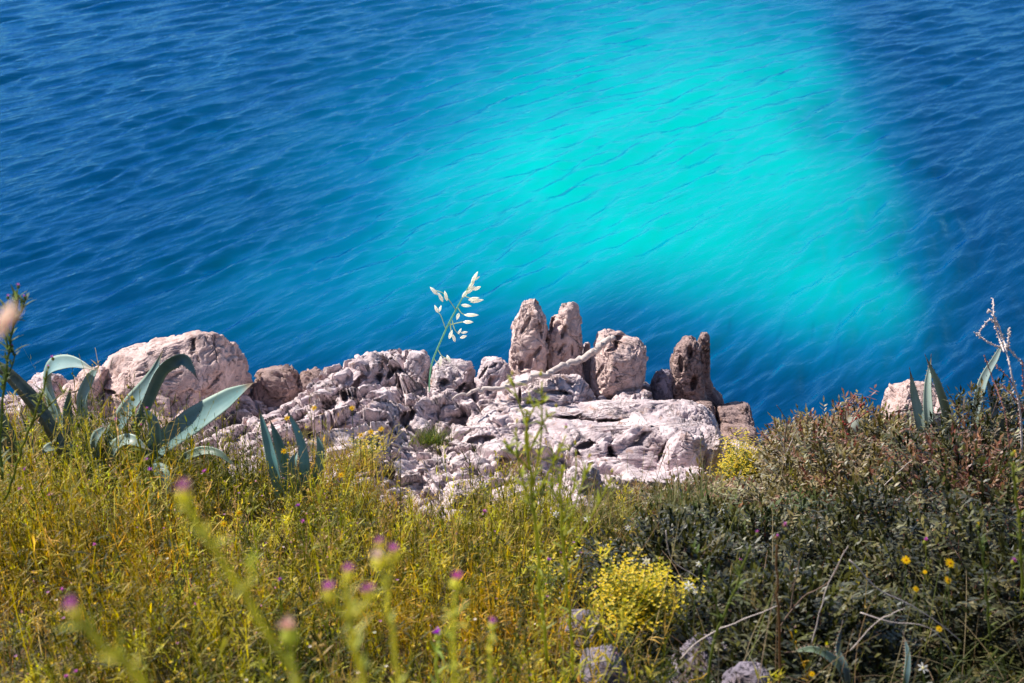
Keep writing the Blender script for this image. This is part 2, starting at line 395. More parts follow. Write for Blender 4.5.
# ------------------------------------------------------------------ limestone outcrop
def outcrop():
    xs = np.linspace(-5.0, 2.25, 620)
    nv, nb = 300, 60
    v = np.linspace(0, 1, nv)[:, None]
    X = np.broadcast_to(xs[None], (nv, len(xs))).copy()
    yf = 6.15+.2*np.sin(xs*2.1)+.7*sstep(-1.6, -2.6, xs)
    Y = yf[None]+(RY-yf[None])*v
    zf = zg(xs, yf)-.12; zr = rim_z(xs)
    Zt = zf[None]+(zr-zf)[None]*(v**.9) + .10*np.sin(np.pi*v)
    vb = np.linspace(0, 1, nb+1)[1:, None]
    Xb = np.broadcast_to(xs[None], (nb, len(xs))); Yb = RY+.55*vb+0*Xb; Zb = zr[None]-.1*vb-3.6*vb**1.5
    X = np.vstack([X, Xb]); Y = np.vstack([Y, Yb]); Z = np.vstack([Zt, Zb])
    p = np.stack([X, Y, Z], -1).reshape(-1, 3)
    rot = rotm(20, -28, 38); rot2 = rotm(-15, 30, 20)
    wl = sstep(.2, -1.0, p[:, 0])           # left: slanting plates, right: flatter shelves
    dA = blocks(p, .42, (2.4, .5, .8), rot, .11, .17, .12, 3, .07)
    dB = blocks(p, .55, (1.9, .9, .5), rot2, .09, .13, .10, 13, .05)
    d = wl*dA+(1-wl)*dB
    d += blocks(p, .19, (2.4, .5, .9), rot, .022, .045, .04, 23, .06)*(.35+.65*wl)
    d += blocks(p, .08, (2.2, .5, 1), rot, .003, .010, .007, 33)
    d += .045*fbm(p*1.3, 40, 2, .4)
    d += (.4+.6*wl)*beds(p, BED, .17, .022, .075, 70, w=.09)+beds(p, (-.1, -.35, .9), .21, .03, .07, 71, w=.07)*(1-.7*wl)
    d += beds(p, VRT, .31, .02, .07, 72, w=.05)+beds(p, BED, .06, .006, .018, 73, w=.14)*wl
    d -= .06*sstep(.35, .8, fbm(p*4.0, 44, 3))
    for (px, py, Yc, r, dep) in [(612, 424, 8.2, .085, .16), (655, 425, 8.2, .05, .15), (584, 444, 7.6, .04, .12), (430, 436, 7.6, .22, .14), (470, 424, 8.0, .12, .12), (405, 372, 8.8, .08, .15), (350, 400, 8.2, .09, .12), (610, 472, 7.1, .06, .2), (690, 452, 7.6, .05, .2), (560, 470, 7.1, .08, .16), (385, 380, 8.6, .06, .12)]:
        c = P(px, py, Yc); q = (p[:, :2]-c[:2])/np.array([r*1.5, r]); d -= dep*np.exp(-np.sum(q*q, 1))
    end = sstep(2.22, 1.95, p[:, 0]); end2 = sstep(-5, -4.4, p[:, 0])
    n = np.array([-.05, -.5, .86]); rimmask = sstep(RY+.5, RY-.1, p[:, 1])
    d = d*(.35+.65*rimmask)
    p = p+d[:, None]*n
    p[:, 0] += .04*fbm(p*3, 60, 3)
    p = hollow(p, np.repeat(n[None], len(p), 0), [(376, 372, 5, 14, -50, .16), (350, 390, 4, 16, -35, .14), (332, 405, 5, 18, -40, .14), (395, 378, 6, 10, -20, .14), (405, 420, 5, 14, -45, .10), (455, 425, 5, 22, -45, .10), (440, 450, 22, 10, -10, .10), (480, 440, 14, 4, 10, .10), (300, 430, 16, 4, -30, .10), (275, 405, 12, 4, 30, .1), (505, 470, 6, 12, 0, .12)])
    p[:, 2] -= (1-end*end2)*1.0
    return p, grid_faces(nv+nb, len(xs))
V, F = outcrop()
tag(mesh('limestone_outcrop', V, F, M_rock, loc=(-1.2, 7.8, 5.3)), 'long cracked pale pink limestone ledge running along the cliff edge above the sea', 'rock')

# ------------------------------------------------------------------ boulders
def boulder(name, rows, Y, depth, seed, mat, label, cuts=14, rough=1.0, strata=(0, 0, 0), cut=.82, nu=120, nv=110, tilt=0., cat='boulder', group='rocks along the cliff edge', n_exp=3.4, crack=.85, holes=()):
    rows = np.array(rows, float)
    py = np.linspace(rows[0, 0], rows[-1, 0], nv)
    # denser rows towards the top
    Lp = np.interp(py, rows[:, 0], rows[:, 1]); Rp = np.interp(py, rows[:, 0], rows[:, 2])
    c = np.array([P(x, y, Y) for x, y in zip((Lp+Rp)/2, py)]); l = np.array([P(x, y, Y) for x, y in zip(Lp, py)])
    a = c[:, 0]-l[:, 0]; amax = a.max(); t = np.linspace(0, 1, nv)
    b = depth*(a/amax)**.6*np.clip(np.sin(np.pi*np.clip(t*.9+.02, 0, 1))**.35, .05, 1)
    th = np.linspace(0, 2*np.pi, nu, endpoint=False)
    cs, sn = np.cos(th), np.sin(th); e = 2/n_exp
    ux = np.sign(cs)*np.abs(cs)**e; uy = np.sign(sn)*np.abs(sn)**e
    V = np.zeros((nv, nu, 3)); V[:, :, 0] = c[:, None, 0]+a[:, None]*ux; V[:, :, 1] = c[:, None, 1]+b[:, None]*uy+tilt*t[:, None]; V[:, :, 2] = c[:, None, 2]
    # a little lower at the back so the silhouette keeps its height
    V[:, :, 2] -= .25*np.clip(V[:, :, 1]-Y, 0, 9)
    p = V.reshape(-1, 3); ctr = p.mean(0); ext = np.array([amax, depth, (c[0, 2]-c[-1, 2])/2])
    rs = RS(seed); q = (p-ctr)/ext
    for k in range(cuts):
        d = rs.normal(size=3); d[2] = abs(d[2])*.7; d[1] = -abs(d[1]) if rs.rand() < .7 else d[1]; d /= np.linalg.norm(d)
        s = q@d; h = np.quantile(s, .985)*(cut+.10*rs.rand())
        ex = np.maximum(s+.03*fbm(q*2.5, seed+k, 2)-h, 0); q = q-(ex*.93)[:, None]*d
    p2 = q*ext+ctr
    G = p2.reshape(nv, nu, 3)
    tu = np.roll(G, -1, 1)-np.roll(G, 1, 1); tv = np.gradient(G, axis=0)
    n = np.cross(tu, tv); n = n/(np.linalg.norm(n, axis=2)[..., None]+1e-9)
    if np.mean(np.sum(n*(G-ctr), 2)) < 0: n = -n
    n = n.reshape(-1, 3); S = min(amax, ext[2])*rough
    rot = rotm(*strata)
    d = blocks(p2, S*1.0, (1, 1, 1.4), rot, .06*S, .12*S, .09*S*crack, seed, .045)
    d += blocks(p2, S*.42, (.8, .8, 2.1), rot, .012*S, .035*S, .04*S*crack, seed+5, .05)
    d += .006*S*fbm(p2/S*9, seed+9, 3, .6)
    d += .05*S*fbm(p2/S*1.2, seed+2, 2, .4)
    d -= .09*S*sstep(.42, .8, fbm(p2/S*2.2, seed+21, 3))*crack
    bw = min(1., rough*1.2)
    d += bw*beds(p2, BED, S*.62, .035*S, .13*S, seed+70, w=.06)+bw*beds(p2, JNT, S*.85, .03*S, .11*S, seed+71, w=.05)
    d += bw*beds(p2, VRT, S*.5, .02*S, .10*S, seed+72, w=.06)+bw*beds(p2, BED, S*.19, .008*S, .025*S, seed+73, w=.12)
    p3 = p2+d[:, None]*n
    if holes: p3 = hollow(p3, n, holes)
    top = p3[:nu].mean(0); bot = p3[-nu:].mean(0)
    V = np.vstack([p3, top, bot]); N = len(p3); cc = np.arange(nu); c2 = (cc+1) % nu
    caps = np.concatenate([np.stack([c2, cc, np.full(nu, N)], 1), np.stack([N-nu+cc, N-nu+c2, np.full(nu, N+1)], 1)])
    base = V.mean(0); base[2] = V[:, 2].min()
    return tag(mesh(name, V, [grid_faces(nv, nu, True), caps], mat, loc=base), label, cat, group)

B = boulder
B('boulder', [(333, 200, 212), (337, 184, 222), (344, 148, 229), (350, 122, 234), (358, 102, 238), (370, 96, 244), (390, 92, 246), (420, 90, 244), (460, 88, 240)], 8.5, .55, 11, M_rockp, 'largest pale pink boulder with a smooth face behind the big agave', cuts=12, rough=.5, nu=220, nv=190, crack=.6, holes=[(193, 345, 1.3, 8, 0, .04), (150, 372, 1.2, 14, -70, .03), (172, 378, 1.5, 12, -60, .03), (215, 380, 1.2, 12, -40, .02), (108, 392, 8, 2.5, -10, .08), (125, 400, 12, 2, -25, .05)])
B('rock', [(366, 80, 96), (371, 72, 104), (385, 66, 110), (410, 60, 116), (450, 58, 118)], 8.3, .3, 12, M_rockp, 'small pink rock seen between the curled agave leaves', cat='rock')
B('rock', [(372, 34, 48), (378, 24, 60), (400, 18, 70), (440, 14, 72)], 8.4, .3, 13, M_rock, 'pale rock at far left behind the dark agave leaf', cat='rock')
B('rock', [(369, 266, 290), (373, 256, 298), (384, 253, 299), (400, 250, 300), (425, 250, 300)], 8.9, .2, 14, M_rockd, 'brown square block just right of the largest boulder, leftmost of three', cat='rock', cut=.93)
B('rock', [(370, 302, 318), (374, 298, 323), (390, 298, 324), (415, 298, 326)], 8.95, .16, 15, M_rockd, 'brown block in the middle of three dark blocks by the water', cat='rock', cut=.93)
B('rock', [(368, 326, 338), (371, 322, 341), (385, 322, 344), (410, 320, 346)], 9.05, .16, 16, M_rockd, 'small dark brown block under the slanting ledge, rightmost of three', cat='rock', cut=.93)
B('rock_slab', [(347, 392, 402), (351, 378, 406), (358, 358, 408), (366, 345, 408), (378, 330, 404), (395, 312, 398), (420, 300, 385), (450, 296, 375)], 8.55, .3, 17, M_rock, 'tilted pale limestone slab with slanting grooves left of the grass head', strata=(0, 35, 20), rough=.8, nu=180, nv=150, cat='rock', holes=[(392, 371, 3, 9, -30, .12), (376, 384, 3, 10, -25, .12), (352, 388, 2.5, 18, -40, .10), (336, 400, 4, 14, -30, .12), (388, 360, 8, 1.6, 20, .05)])
B('rock_slab', [(351, 409, 424), (354, 406, 429), (368, 404, 431), (390, 400, 432), (420, 396, 430)], 8.6, .18, 18, M_rock, 'narrow upright pale slab at the foot of the oat stem', cat='rock', cut=.9)
B('rock', [(358, 446, 464), (362, 438, 470), (370, 432, 472), (385, 430, 474), (405, 428, 472), (430, 428, 470)], 8.5, .22, 19, M_rock, 'pale rock with a dark hollow just right of the oat stem', strata=(0, 30, 0), crack=1.5, cat='rock', holes=[(444, 382, 5, 4, 20, .08), (457, 392, 2, 12, -40, .08), (466, 398, 3, 12, -10, .08)])
B('rock', [(360, 486, 500), (363, 481, 506), (374, 476, 511), (390, 473, 513), (410, 472, 513)], 8.5, .2, 20, M_rock, 'furrowed grey rock left of the tall standing stones', strata=(0, 35, 0), crack=1.6, cat='rock', holes=[(490, 385, 2.5, 11, -12, .08), (500, 392, 3, 8, -30, .08), (484, 372, 1.5, 8, -35, .05), (493, 366, 1.5, 6, -60, .04)])
B('standing_stone', [(296, 530, 538), (299, 525, 542), (304, 521, 545), (314, 519, 547), (325, 513, 548), (337, 509, 548), (348, 505, 547), (360, 505, 546), (372, 508, 544), (390, 508, 546), (410, 510, 548)], 8.75, .2, 21, M_rockp, 'tallest rounded standing stone at the left of the upright pair', rough=.7, nu=150, nv=150, cut=.84, crack=.8, holes=[(530, 361, 3, 8, -10, .07), (537, 352, 2, 7, -35, .05), (522, 366, 3, 5, 0, .07), (526, 325, 1.5, 9, -30, .03), (540, 330, 1.3, 8, 10, .03)])
B('standing_stone', [(302, 562, 573), (305, 559, 579), (315, 558, 580), (317, 552, 581), (336, 548, 582), (352, 546, 582), (366, 546, 583), (385, 546, 584), (405, 546, 584)], 8.8, .17, 22, M_rockp, 'pointed standing stone at the right of the upright pair', rough=.75, nu=150, nv=150, cut=.86, crack=.8, strata=(0, 10, 0), holes=[(564, 331, 1.8, 7, -18, .05), (561, 349, 1.8, 7, -30, .05), (552, 325, 1.5, 8, -5, .05), (572, 350, 1.2, 6, 0, .03)])
B('rock', [(342, 584, 589), (345, 581, 592), (356, 580, 593), (385, 580, 596)], 8.9, .08, 23, M_rock, 'small narrow rock wedged beside the pointed standing stone', cat='rock')
B('boulder', [(328, 602, 612), (330, 599, 640), (335, 598, 645), (345, 595, 648), (360, 594, 647), (372, 591, 644), (383, 591, 640), (392, 595, 624), (400, 602, 614)], 8.7, .24, 24, M_rockp, 'blocky pink boulder with a notched top beside the standing stones', rough=.7, nu=160, nv=150, cut=.82, cuts=16, crack=.7, holes=[(617, 341, 2.5, 8, -12, .07), (611, 350, 5, 1.8, 20, .04), (600, 372, 1.5, 8, -30, .03), (618, 378, 1.3, 6, -30, .03)])
B('rock', [(370, 660, 670), (374, 655, 672), (386, 652, 672), (402, 654, 674), (415, 654, 674)], 8.75, .12, 25, M_rockg, 'small grey rock leaning on the dark pillar', cat='rock', cut=.92)
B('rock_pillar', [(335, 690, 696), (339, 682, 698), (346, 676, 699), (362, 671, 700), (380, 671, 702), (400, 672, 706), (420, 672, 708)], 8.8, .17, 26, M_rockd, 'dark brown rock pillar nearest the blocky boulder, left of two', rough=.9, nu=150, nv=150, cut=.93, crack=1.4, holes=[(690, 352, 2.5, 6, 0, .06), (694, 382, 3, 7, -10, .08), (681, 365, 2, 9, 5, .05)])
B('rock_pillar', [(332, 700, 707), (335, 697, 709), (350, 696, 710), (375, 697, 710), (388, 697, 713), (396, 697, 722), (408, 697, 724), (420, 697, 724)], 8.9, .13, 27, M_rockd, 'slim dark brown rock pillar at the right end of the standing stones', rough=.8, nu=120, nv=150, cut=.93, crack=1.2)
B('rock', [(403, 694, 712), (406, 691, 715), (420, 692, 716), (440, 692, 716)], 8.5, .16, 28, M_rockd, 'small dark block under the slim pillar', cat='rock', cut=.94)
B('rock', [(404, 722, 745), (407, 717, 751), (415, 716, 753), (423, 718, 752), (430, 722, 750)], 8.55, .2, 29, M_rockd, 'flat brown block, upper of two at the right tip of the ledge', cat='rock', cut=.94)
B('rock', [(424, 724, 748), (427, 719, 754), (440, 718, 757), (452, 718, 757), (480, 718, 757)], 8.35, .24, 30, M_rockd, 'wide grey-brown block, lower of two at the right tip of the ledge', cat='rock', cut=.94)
B('rock', [(390, 632, 645), (393, 622, 652), (399, 614, 655), (408, 606, 656), (425, 604, 656)], 8.4, .16, 31, M_rock, 'low pale rock under the blocky boulder', cat='rock')
B('pebble', [(396, 599, 604), (399, 597, 607), (406, 596, 607), (412, 598, 606)], 8.3, .045, 32, M_rockg, 'small round grey stone wedged under the blocky boulder', cat='stone', rough=.4)
B('rock', [(375, 530, 560), (379, 512, 580), (387, 504, 590), (397, 500, 596), (410, 496, 598), (430, 492, 600)], 8.25, .3, 33, M_rock, 'broad low pale rock in front of the standing stones under the driftwood', nu=180, nv=130, rough=.8, cat='rock', crack=1.3, holes=[(560, 393, 14, 1.8, -5, .07), (520, 396, 1.8, 7, 0, .07), (570, 384, 5, 1.5, -20, .04), (540, 402, 12, 1.6, 5, .06)])
B('rock_ledge', [(401, 648, 690), (404, 610, 702), (408, 540, 709), (413, 490, 713), (419, 470, 716), (426, 466, 718), (434, 470, 720), (450, 500, 720)], 8.0, .34, 34, M_rock, 'smooth whitish upper shelf of rock below the pillar with a row of dark hollows', nu=300, nv=140, rough=.8, cat='rock', crack=1.0, cut=.93, cuts=8, holes=[(612, 425, 13, 4.5, -8, .16), (636, 424, 8, 3.5, 5, .14), (657, 427, 6, 6, 30, .18), (575, 419, 16, 2.2, -6, .10), (520, 421, 12, 2, 4, .08)])
B('rock_ledge', [(422, 600, 700), (427, 560, 716), (436, 530, 721), (450, 520, 722), (470, 516, 722), (505, 514, 722)], 7.6, .34, 48, M_rock, 'smooth whitish lower face of rock with upright folds above the dry weeds', nu=300, nv=160, rough=.8, cat='rock', crack=1.0, cut=.93, cuts=9, holes=[(688, 462, 3.5, 20, -22, .16), (664, 452, 3.5, 14, -30, .12), (700, 470, 2.5, 16, -8, .12), (612, 460, 3, 14, 10, .14), (640, 440, 3, 10, -35, .1), (585, 446, 9, 3, 15, .12), (578, 465, 3.5, 13, 0, .14), (545, 455, 10, 2.5, 25, .1)])
B('rock', [(425, 684, 700), (430, 676, 706), (445, 666, 706), (465, 654, 700), (490, 648, 696)], 7.25, .12, 35, M_rock, 'slanting pale rib of rock at the lower right of the ledge', cat='rock', strata=(0, 25, 0), rough=.8)
B('rock', [(428, 708, 714), (434, 703, 719), (450, 696, 722), (470, 690, 722), (495, 686, 720)], 7.35, .12, 36, M_rock, 'outermost upright rib of rock beside the yellow flowering shrub', cat='rock', rough=.8)
B('rock', [(468, 572, 592), (474, 562, 600), (488, 556, 602), (510, 554, 602)], 6.8, .14, 39, M_rock, 'lowest pale pink rock sticking out of the weeds below the ledge', cat='rock')
B('boulder', [(383, 905, 935), (388, 893, 944), (396, 888, 949), (410, 886, 954), (430, 886, 957), (460, 888, 958)], 7.8, .3, 40, M_rockp, 'pink boulder behind the upright agave leaves at right', nu=150, nv=130, rough=.6)
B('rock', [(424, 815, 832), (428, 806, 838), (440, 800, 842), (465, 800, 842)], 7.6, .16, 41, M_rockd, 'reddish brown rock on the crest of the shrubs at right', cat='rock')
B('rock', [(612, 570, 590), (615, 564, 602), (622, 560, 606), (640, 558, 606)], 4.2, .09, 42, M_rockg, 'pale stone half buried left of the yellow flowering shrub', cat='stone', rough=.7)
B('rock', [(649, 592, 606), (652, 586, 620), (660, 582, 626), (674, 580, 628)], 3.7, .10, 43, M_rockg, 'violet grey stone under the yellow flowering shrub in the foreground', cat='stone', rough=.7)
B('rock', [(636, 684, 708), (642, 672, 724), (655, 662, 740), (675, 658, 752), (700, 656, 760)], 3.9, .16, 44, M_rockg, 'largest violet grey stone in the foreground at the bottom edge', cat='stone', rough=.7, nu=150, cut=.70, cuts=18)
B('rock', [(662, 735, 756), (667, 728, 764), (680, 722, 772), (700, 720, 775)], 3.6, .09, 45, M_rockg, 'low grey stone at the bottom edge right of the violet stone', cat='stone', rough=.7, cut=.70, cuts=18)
B('rock', [(478, 455, 480), (483, 446, 490), (492, 442, 492), (505, 442, 490)], 6.4, .09, 46, M_rock, 'pale rounded stone at the upper edge of the weeds, centre left', cat='stone', rough=.6)

# driftwood
t = Acc(); pts = [P(452, 398, 8.0), P(478, 391, 8.05), P(505, 386, 8.1), P(540, 377, 8.15), P(566, 366, 8.3), P(590, 354, 8.4), P(602, 346, 8.42), P(613, 336, 8.45)]
t.add(*tube(pts, [.008, .014, .018, .022, .024, .026, .026, .02], 9, k=70, jitter=.02, seed=3))
o = t.build('branch', M_wood, loc=pts[3]); tag(o, 'bleached driftwood branch lying across the rocks to the blocky boulder', 'branch')

# ------------------------------------------------------------------ agaves
def agave_leaf(pts, w, th, face, k=40, fold=.35, twist=0, col=(.115, .215, .20), col2=(.30, .38, .30)):
    p = crom(pts, k); t = np.gradient(p, axis=0); t /= np.linalg.norm(t, axis=1)[:, None]
    f = np.array(face, float); f = f-t*(t@f)[:, None]; f /= np.linalg.norm(f, axis=1)[:, None]
    s = np.cross(t, f)
    u = np.linspace(0, 1, k); tw = np.radians(twist)*u
    s, f = s*np.cos(tw)[:, None]+f*np.sin(tw)[:, None], -s*np.sin(tw)[:, None]+f*np.cos(tw)[:, None]
    w = w*.95
    prof = np.interp(u, [0, .15, .45, .75, .93, 1], [.72, .8, 1, .66, .2, .02])*w/2
    m = 9; a = np.linspace(-1, 1, m)
    top = p[:, None]+prof[:, None, None]*a[None, :, None]*s[:, None]+(fold*prof[:, None]*(a**2)[None])[..., None]*f[:, None]
    thick = (th*np.interp(u, [0, .5, 1], [1.3, 1, .2]))[:, None]*(1-np.abs(a)[None]**3*.8)
    bot = top-thick[..., None]*f[:, None]
    V = np.concatenate([top, bot[:, ::-1]], 1).reshape(-1, 3)
    F = grid_faces(k, 2*m, True)
    g = (np.abs(a)**6)[None, :, None]*.8; c = np.array(col)*(1-g)+np.array(col2)*g
    c = c*(.8+.4*vnoise(np.stack([u*6, u*0, u*0+w*99], 1), 3)[:, None, None]*.5+.2)
    st = 1+.16*vnoise(np.stack([np.repeat(u*3, m), np.tile(a*7, k), np.full(m*k, w*77)], 1), 5).reshape(k, m, 1); c = c*st
    tipb = sstep(.86, .97, u)[:, None, None]; c = c*(1-tipb)+np.array([.22, .14, .08])*tipb
    base = sstep(.3, 0, u)[:, None, None]*(.5 if sum(col) > .35 else 0); c = c*(1-base)+np.array([.33, .36, .22])*base
    C = np.concatenate([c, c[:, ::-1]*.9+.02], 1).reshape(-1, 3)
    A = Acc(); A.add(V, F, C)
    for i in range(3, k-4, 2):            # marginal thorns
        for sg in (0, m-1):
            q = top[i, sg]; dr = s[i]*(1 if sg else -1)
            A.add([q-t[i]*.004, q+t[i]*.004, q+dr*.009+t[i]*.004, q-f[i]*.003], np.array([[0, 1, 2], [1, 3, 2], [3, 0, 2]]), (.12, .06, .03))
    A.add(*ellip(p[-1]-t[-1]*.006, t[-1], .03, .0025, 5, 3), (.08, .04, .03))
    return A
def agave(label, base, leaves, group='agaves on the cliff edge'):
    r = empty('agave', base, label, 'agave', group)
    for L in leaves:
        L = dict(L); A = agave_leaf(L.pop('pts'), L.pop('w'), L.pop('th', .014), L.pop('face'), **L)
        A.build('leaf', M_agave, r, loc=base)
    return r
b1 = P(118, 478, 6.7)
FR = (-.1, -.75, .6)
agave('largest agave with curling grey-green leaves before the big pink boulder', b1, [
    dict(pts=[P(85, 475, 6.7), P(62, 425, 6.75), P(50, 388, 6.8), P(52, 368, 6.75), P(72, 363, 6.65), P(95, 370, 6.5)], w=0.159, face=(-.6, -.7, .3), fold=.3, twist=40, col=(0.158, 0.251, 0.252)),
    dict(pts=[P(100, 470, 6.6), P(88, 430, 6.6), P(84, 400, 6.6), P(92, 378, 6.6), P(99, 366, 6.6)], w=0.134, face=(-.7, -.6, .2), fold=.3, col=(0.173, 0.258, 0.252)),
    dict(pts=[P(105, 480, 6.6), P(112, 440, 6.7), P(132, 405, 6.75), P(152, 378, 6.8), P(163, 350, 6.8)], w=0.134, face=(-.5, -.7, .5), fold=.35, col=(0.122, 0.205, 0.218)),
    dict(pts=[P(120, 480, 6.5), P(130, 440, 6.5), P(145, 402, 6.5), P(160, 370, 6.5), P(180, 360, 6.5), P(190, 368, 6.5), P(197, 378, 6.48)], w=0.104, face=(.8, -.5, .2), fold=.5, col=(0.094, 0.167, 0.176)),
    dict(pts=[P(128, 482, 6.4), P(160, 447, 6.4), P(200, 418, 6.35), P(230, 398, 6.35), P(253, 383, 6.3)], w=0.189, face=(-.25, -.65, .75), fold=.25, col=(0.108, 0.205, 0.206)),
    dict(pts=[P(135, 484, 6.3), P(150, 450, 6.3), P(152, 425, 6.3), P(143, 405, 6.35)], w=0.110, face=(.8, -.5, .3), fold=.4, col=(0.144, 0.236, 0.244)),
    dict(pts=[P(118, 490, 6.2), P(100, 462, 6.15), P(97, 440, 6.1), P(108, 425, 6.1)], w=0.122, face=(-.7, -.6, .4), fold=.4, col=(0.158, 0.236, 0.235)),
    dict(pts=[P(110, 490, 6.2), P(112, 455, 6.05), P(128, 440, 5.95), P(150, 450, 5.9)], w=0.098, face=(.1, -.6, .8), fold=.3, col=(0.180, 0.243, 0.210)),
    dict(pts=[P(150, 480, 6.3), P(190, 455, 6.25), P(215, 452, 6.2), P(238, 468, 6.15)], w=0.061, face=(.2, -.6, .8), fold=.3, col=(0.072, 0.114, 0.076)),
    dict(pts=[P(130, 490, 6.1), P(158, 470, 6.0), P(165, 490, 5.9), P(150, 520, 5.8)], w=0.098, face=(.4, -.6, .7), fold=.2, col=(0.086, 0.182, 0.185)),
    dict(pts=[P(100, 488, 6.3), P(78, 460, 6.2), P(55, 448, 6.1), P(38, 455, 6.0)], w=0.110, face=(-.1, -.6, .8), fold=.3, col=(0.187, 0.236, 0.202)),
    dict(pts=[P(78, 478, 6.5), P(68, 440, 6.5), P(66, 410, 6.5), P(70, 388, 6.5)], w=0.085, face=(.8, -.5, .3), fold=.5, col=(0.122, 0.213, 0.210)),
])
b2 = P(20, 470, 6.0)  # this agave's shade is put into its dark leaf colours
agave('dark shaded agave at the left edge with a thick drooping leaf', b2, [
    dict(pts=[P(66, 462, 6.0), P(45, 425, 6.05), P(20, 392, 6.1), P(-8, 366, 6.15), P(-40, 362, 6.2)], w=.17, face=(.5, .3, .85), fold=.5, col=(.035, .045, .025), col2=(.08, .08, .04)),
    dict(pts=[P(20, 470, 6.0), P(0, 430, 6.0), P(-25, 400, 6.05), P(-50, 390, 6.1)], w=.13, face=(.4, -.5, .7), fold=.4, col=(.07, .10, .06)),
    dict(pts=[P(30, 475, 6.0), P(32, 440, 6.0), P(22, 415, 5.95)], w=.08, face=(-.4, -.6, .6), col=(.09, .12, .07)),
])
b3 = P(288, 505, 6.1)
agave('small blue-green agave with pointed leaves in front of the tilted slab', b3, [
    dict(pts=[P(284, 512, 6.1), P(276, 475, 6.1), P(268, 440, 6.15), P(259, 408, 6.2)], w=.085, face=(-.4, -.75, .5), fold=.3, col=(.13, .33, .36)),
    dict(pts=[P(290, 512, 6.15), P(286, 475, 6.2), P(278, 445, 6.25), P(270, 420, 6.3)], w=.085, face=(.6, -.6, .4), fold=.45, col=(.08, .17, .14)),
    dict(pts=[P(294, 510, 6.1), P(304, 475, 6.1), P(300, 440, 6.15), P(286, 408, 6.2)], w=.065, face=(.3, -.75, .5), fold=.4, col=(.15, .34, .36)),
    dict(pts=[P(300, 505, 6.1), P(316, 475, 6.1), P(320, 450, 6.15), P(316, 433, 6.2)], w=.06, face=(.4, -.7, .5), fold=.4, col=(.18, .30, .24)),
    dict(pts=[P(290, 515, 6.0), P(296, 490, 5.95), P(293, 465, 5.95), P(298, 450, 6.0)], w=.07, face=(0, -.75, .5), fold=.4, col=(.09, .2, .18)),
])
b4 = P(928, 452, 6.9)
agave('upright agave with three pale spear leaves before the right boulder', b4, [
    dict(pts=[P(922, 455, 6.9), P(921, 425, 6.95), P(915, 398, 7.0), P(910, 370, 7.0)], w=.07, face=(-.3, -.8, .4), fold=.35, col=(.32, .42, .38)),
    dict(pts=[P(930, 455, 6.85), P(929, 420, 6.9), P(928, 388, 6.95), P(931, 357, 7.0)], w=.065, face=(-.5, -.7, .4), fold=.35, col=(.40, .50, .44)),
    dict(pts=[P(936, 455, 6.8), P(945, 420, 6.85), P(938, 388, 6.85), P(926, 357, 6.9)], w=.075, face=(.5, -.7, .4), fold=.4, col=(.30, .34, .18), twist=20),
    dict(pts=[P(915, 455, 6.8), P(905, 440, 6.75), P(895, 432, 6.7)], w=.05, face=(-.2, -.7, .6), fold=.3, col=(.2, .28, .22)),
])
b5 = P(985, 440, 6.6)
agave('agave at the right edge with one bent leaf under the pale dry stems', b5, [
    dict(pts=[P(975, 440, 6.6), P(976, 412, 6.65), P(984, 380, 6.7), P(996, 358, 6.7), P(1004, 340, 6.7)], w=.06, face=(-.4, -.7, .5), fold=.35, col=(.24, .31, .30), twist=20),
    dict(pts=[P(990, 440, 6.6), P(994, 412, 6.65), P(990, 392, 6.7), P(987, 378, 6.7)], w=.05, face=(.2, -.8, .4), fold=.4, col=(.28, .34, .36)),
    dict(pts=[P(995, 442, 6.5), P(1008, 415, 6.5), P(1025, 402, 6.5)], w=.06, face=(.2, -.7, .6), fold=.4, col=(.14, .2, .17)),
])
b6 = P(862, 450, 6.9)
agave('single pale broad agave leaf poking out of the shrubs at right', b6, [
    dict(pts=[P(874, 452, 6.9), P(868, 436, 6.9), P(858, 425, 6.9), P(846, 417, 6.95)], w=.13, face=(-.3, -.6, .7), fold=.2, col=(.42, .44, .36)),
    dict(pts=[P(866, 455, 6.9), P(858, 442, 6.9), P(850, 436, 6.9)], w=.08, face=(-.3, -.6, .7), fold=.2, col=(.34, .38, .30)),
])
b7 = P(850, 680, 3.6)
agave('agave low in the dark at the bottom right with arching grey-green leaf', b7, [
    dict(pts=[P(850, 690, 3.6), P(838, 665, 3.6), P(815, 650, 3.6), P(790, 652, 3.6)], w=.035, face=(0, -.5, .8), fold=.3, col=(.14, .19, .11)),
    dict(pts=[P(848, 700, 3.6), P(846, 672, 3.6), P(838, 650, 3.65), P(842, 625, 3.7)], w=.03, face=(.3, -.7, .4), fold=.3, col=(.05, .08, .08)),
    dict(pts=[P(900, 705, 3.6), P(906, 680, 3.6), P(908, 655, 3.65), P(904, 636, 3.7)], w=.025, face=(-.3, -.7, .4), fold=.3, col=(.04, .08, .09)),
])

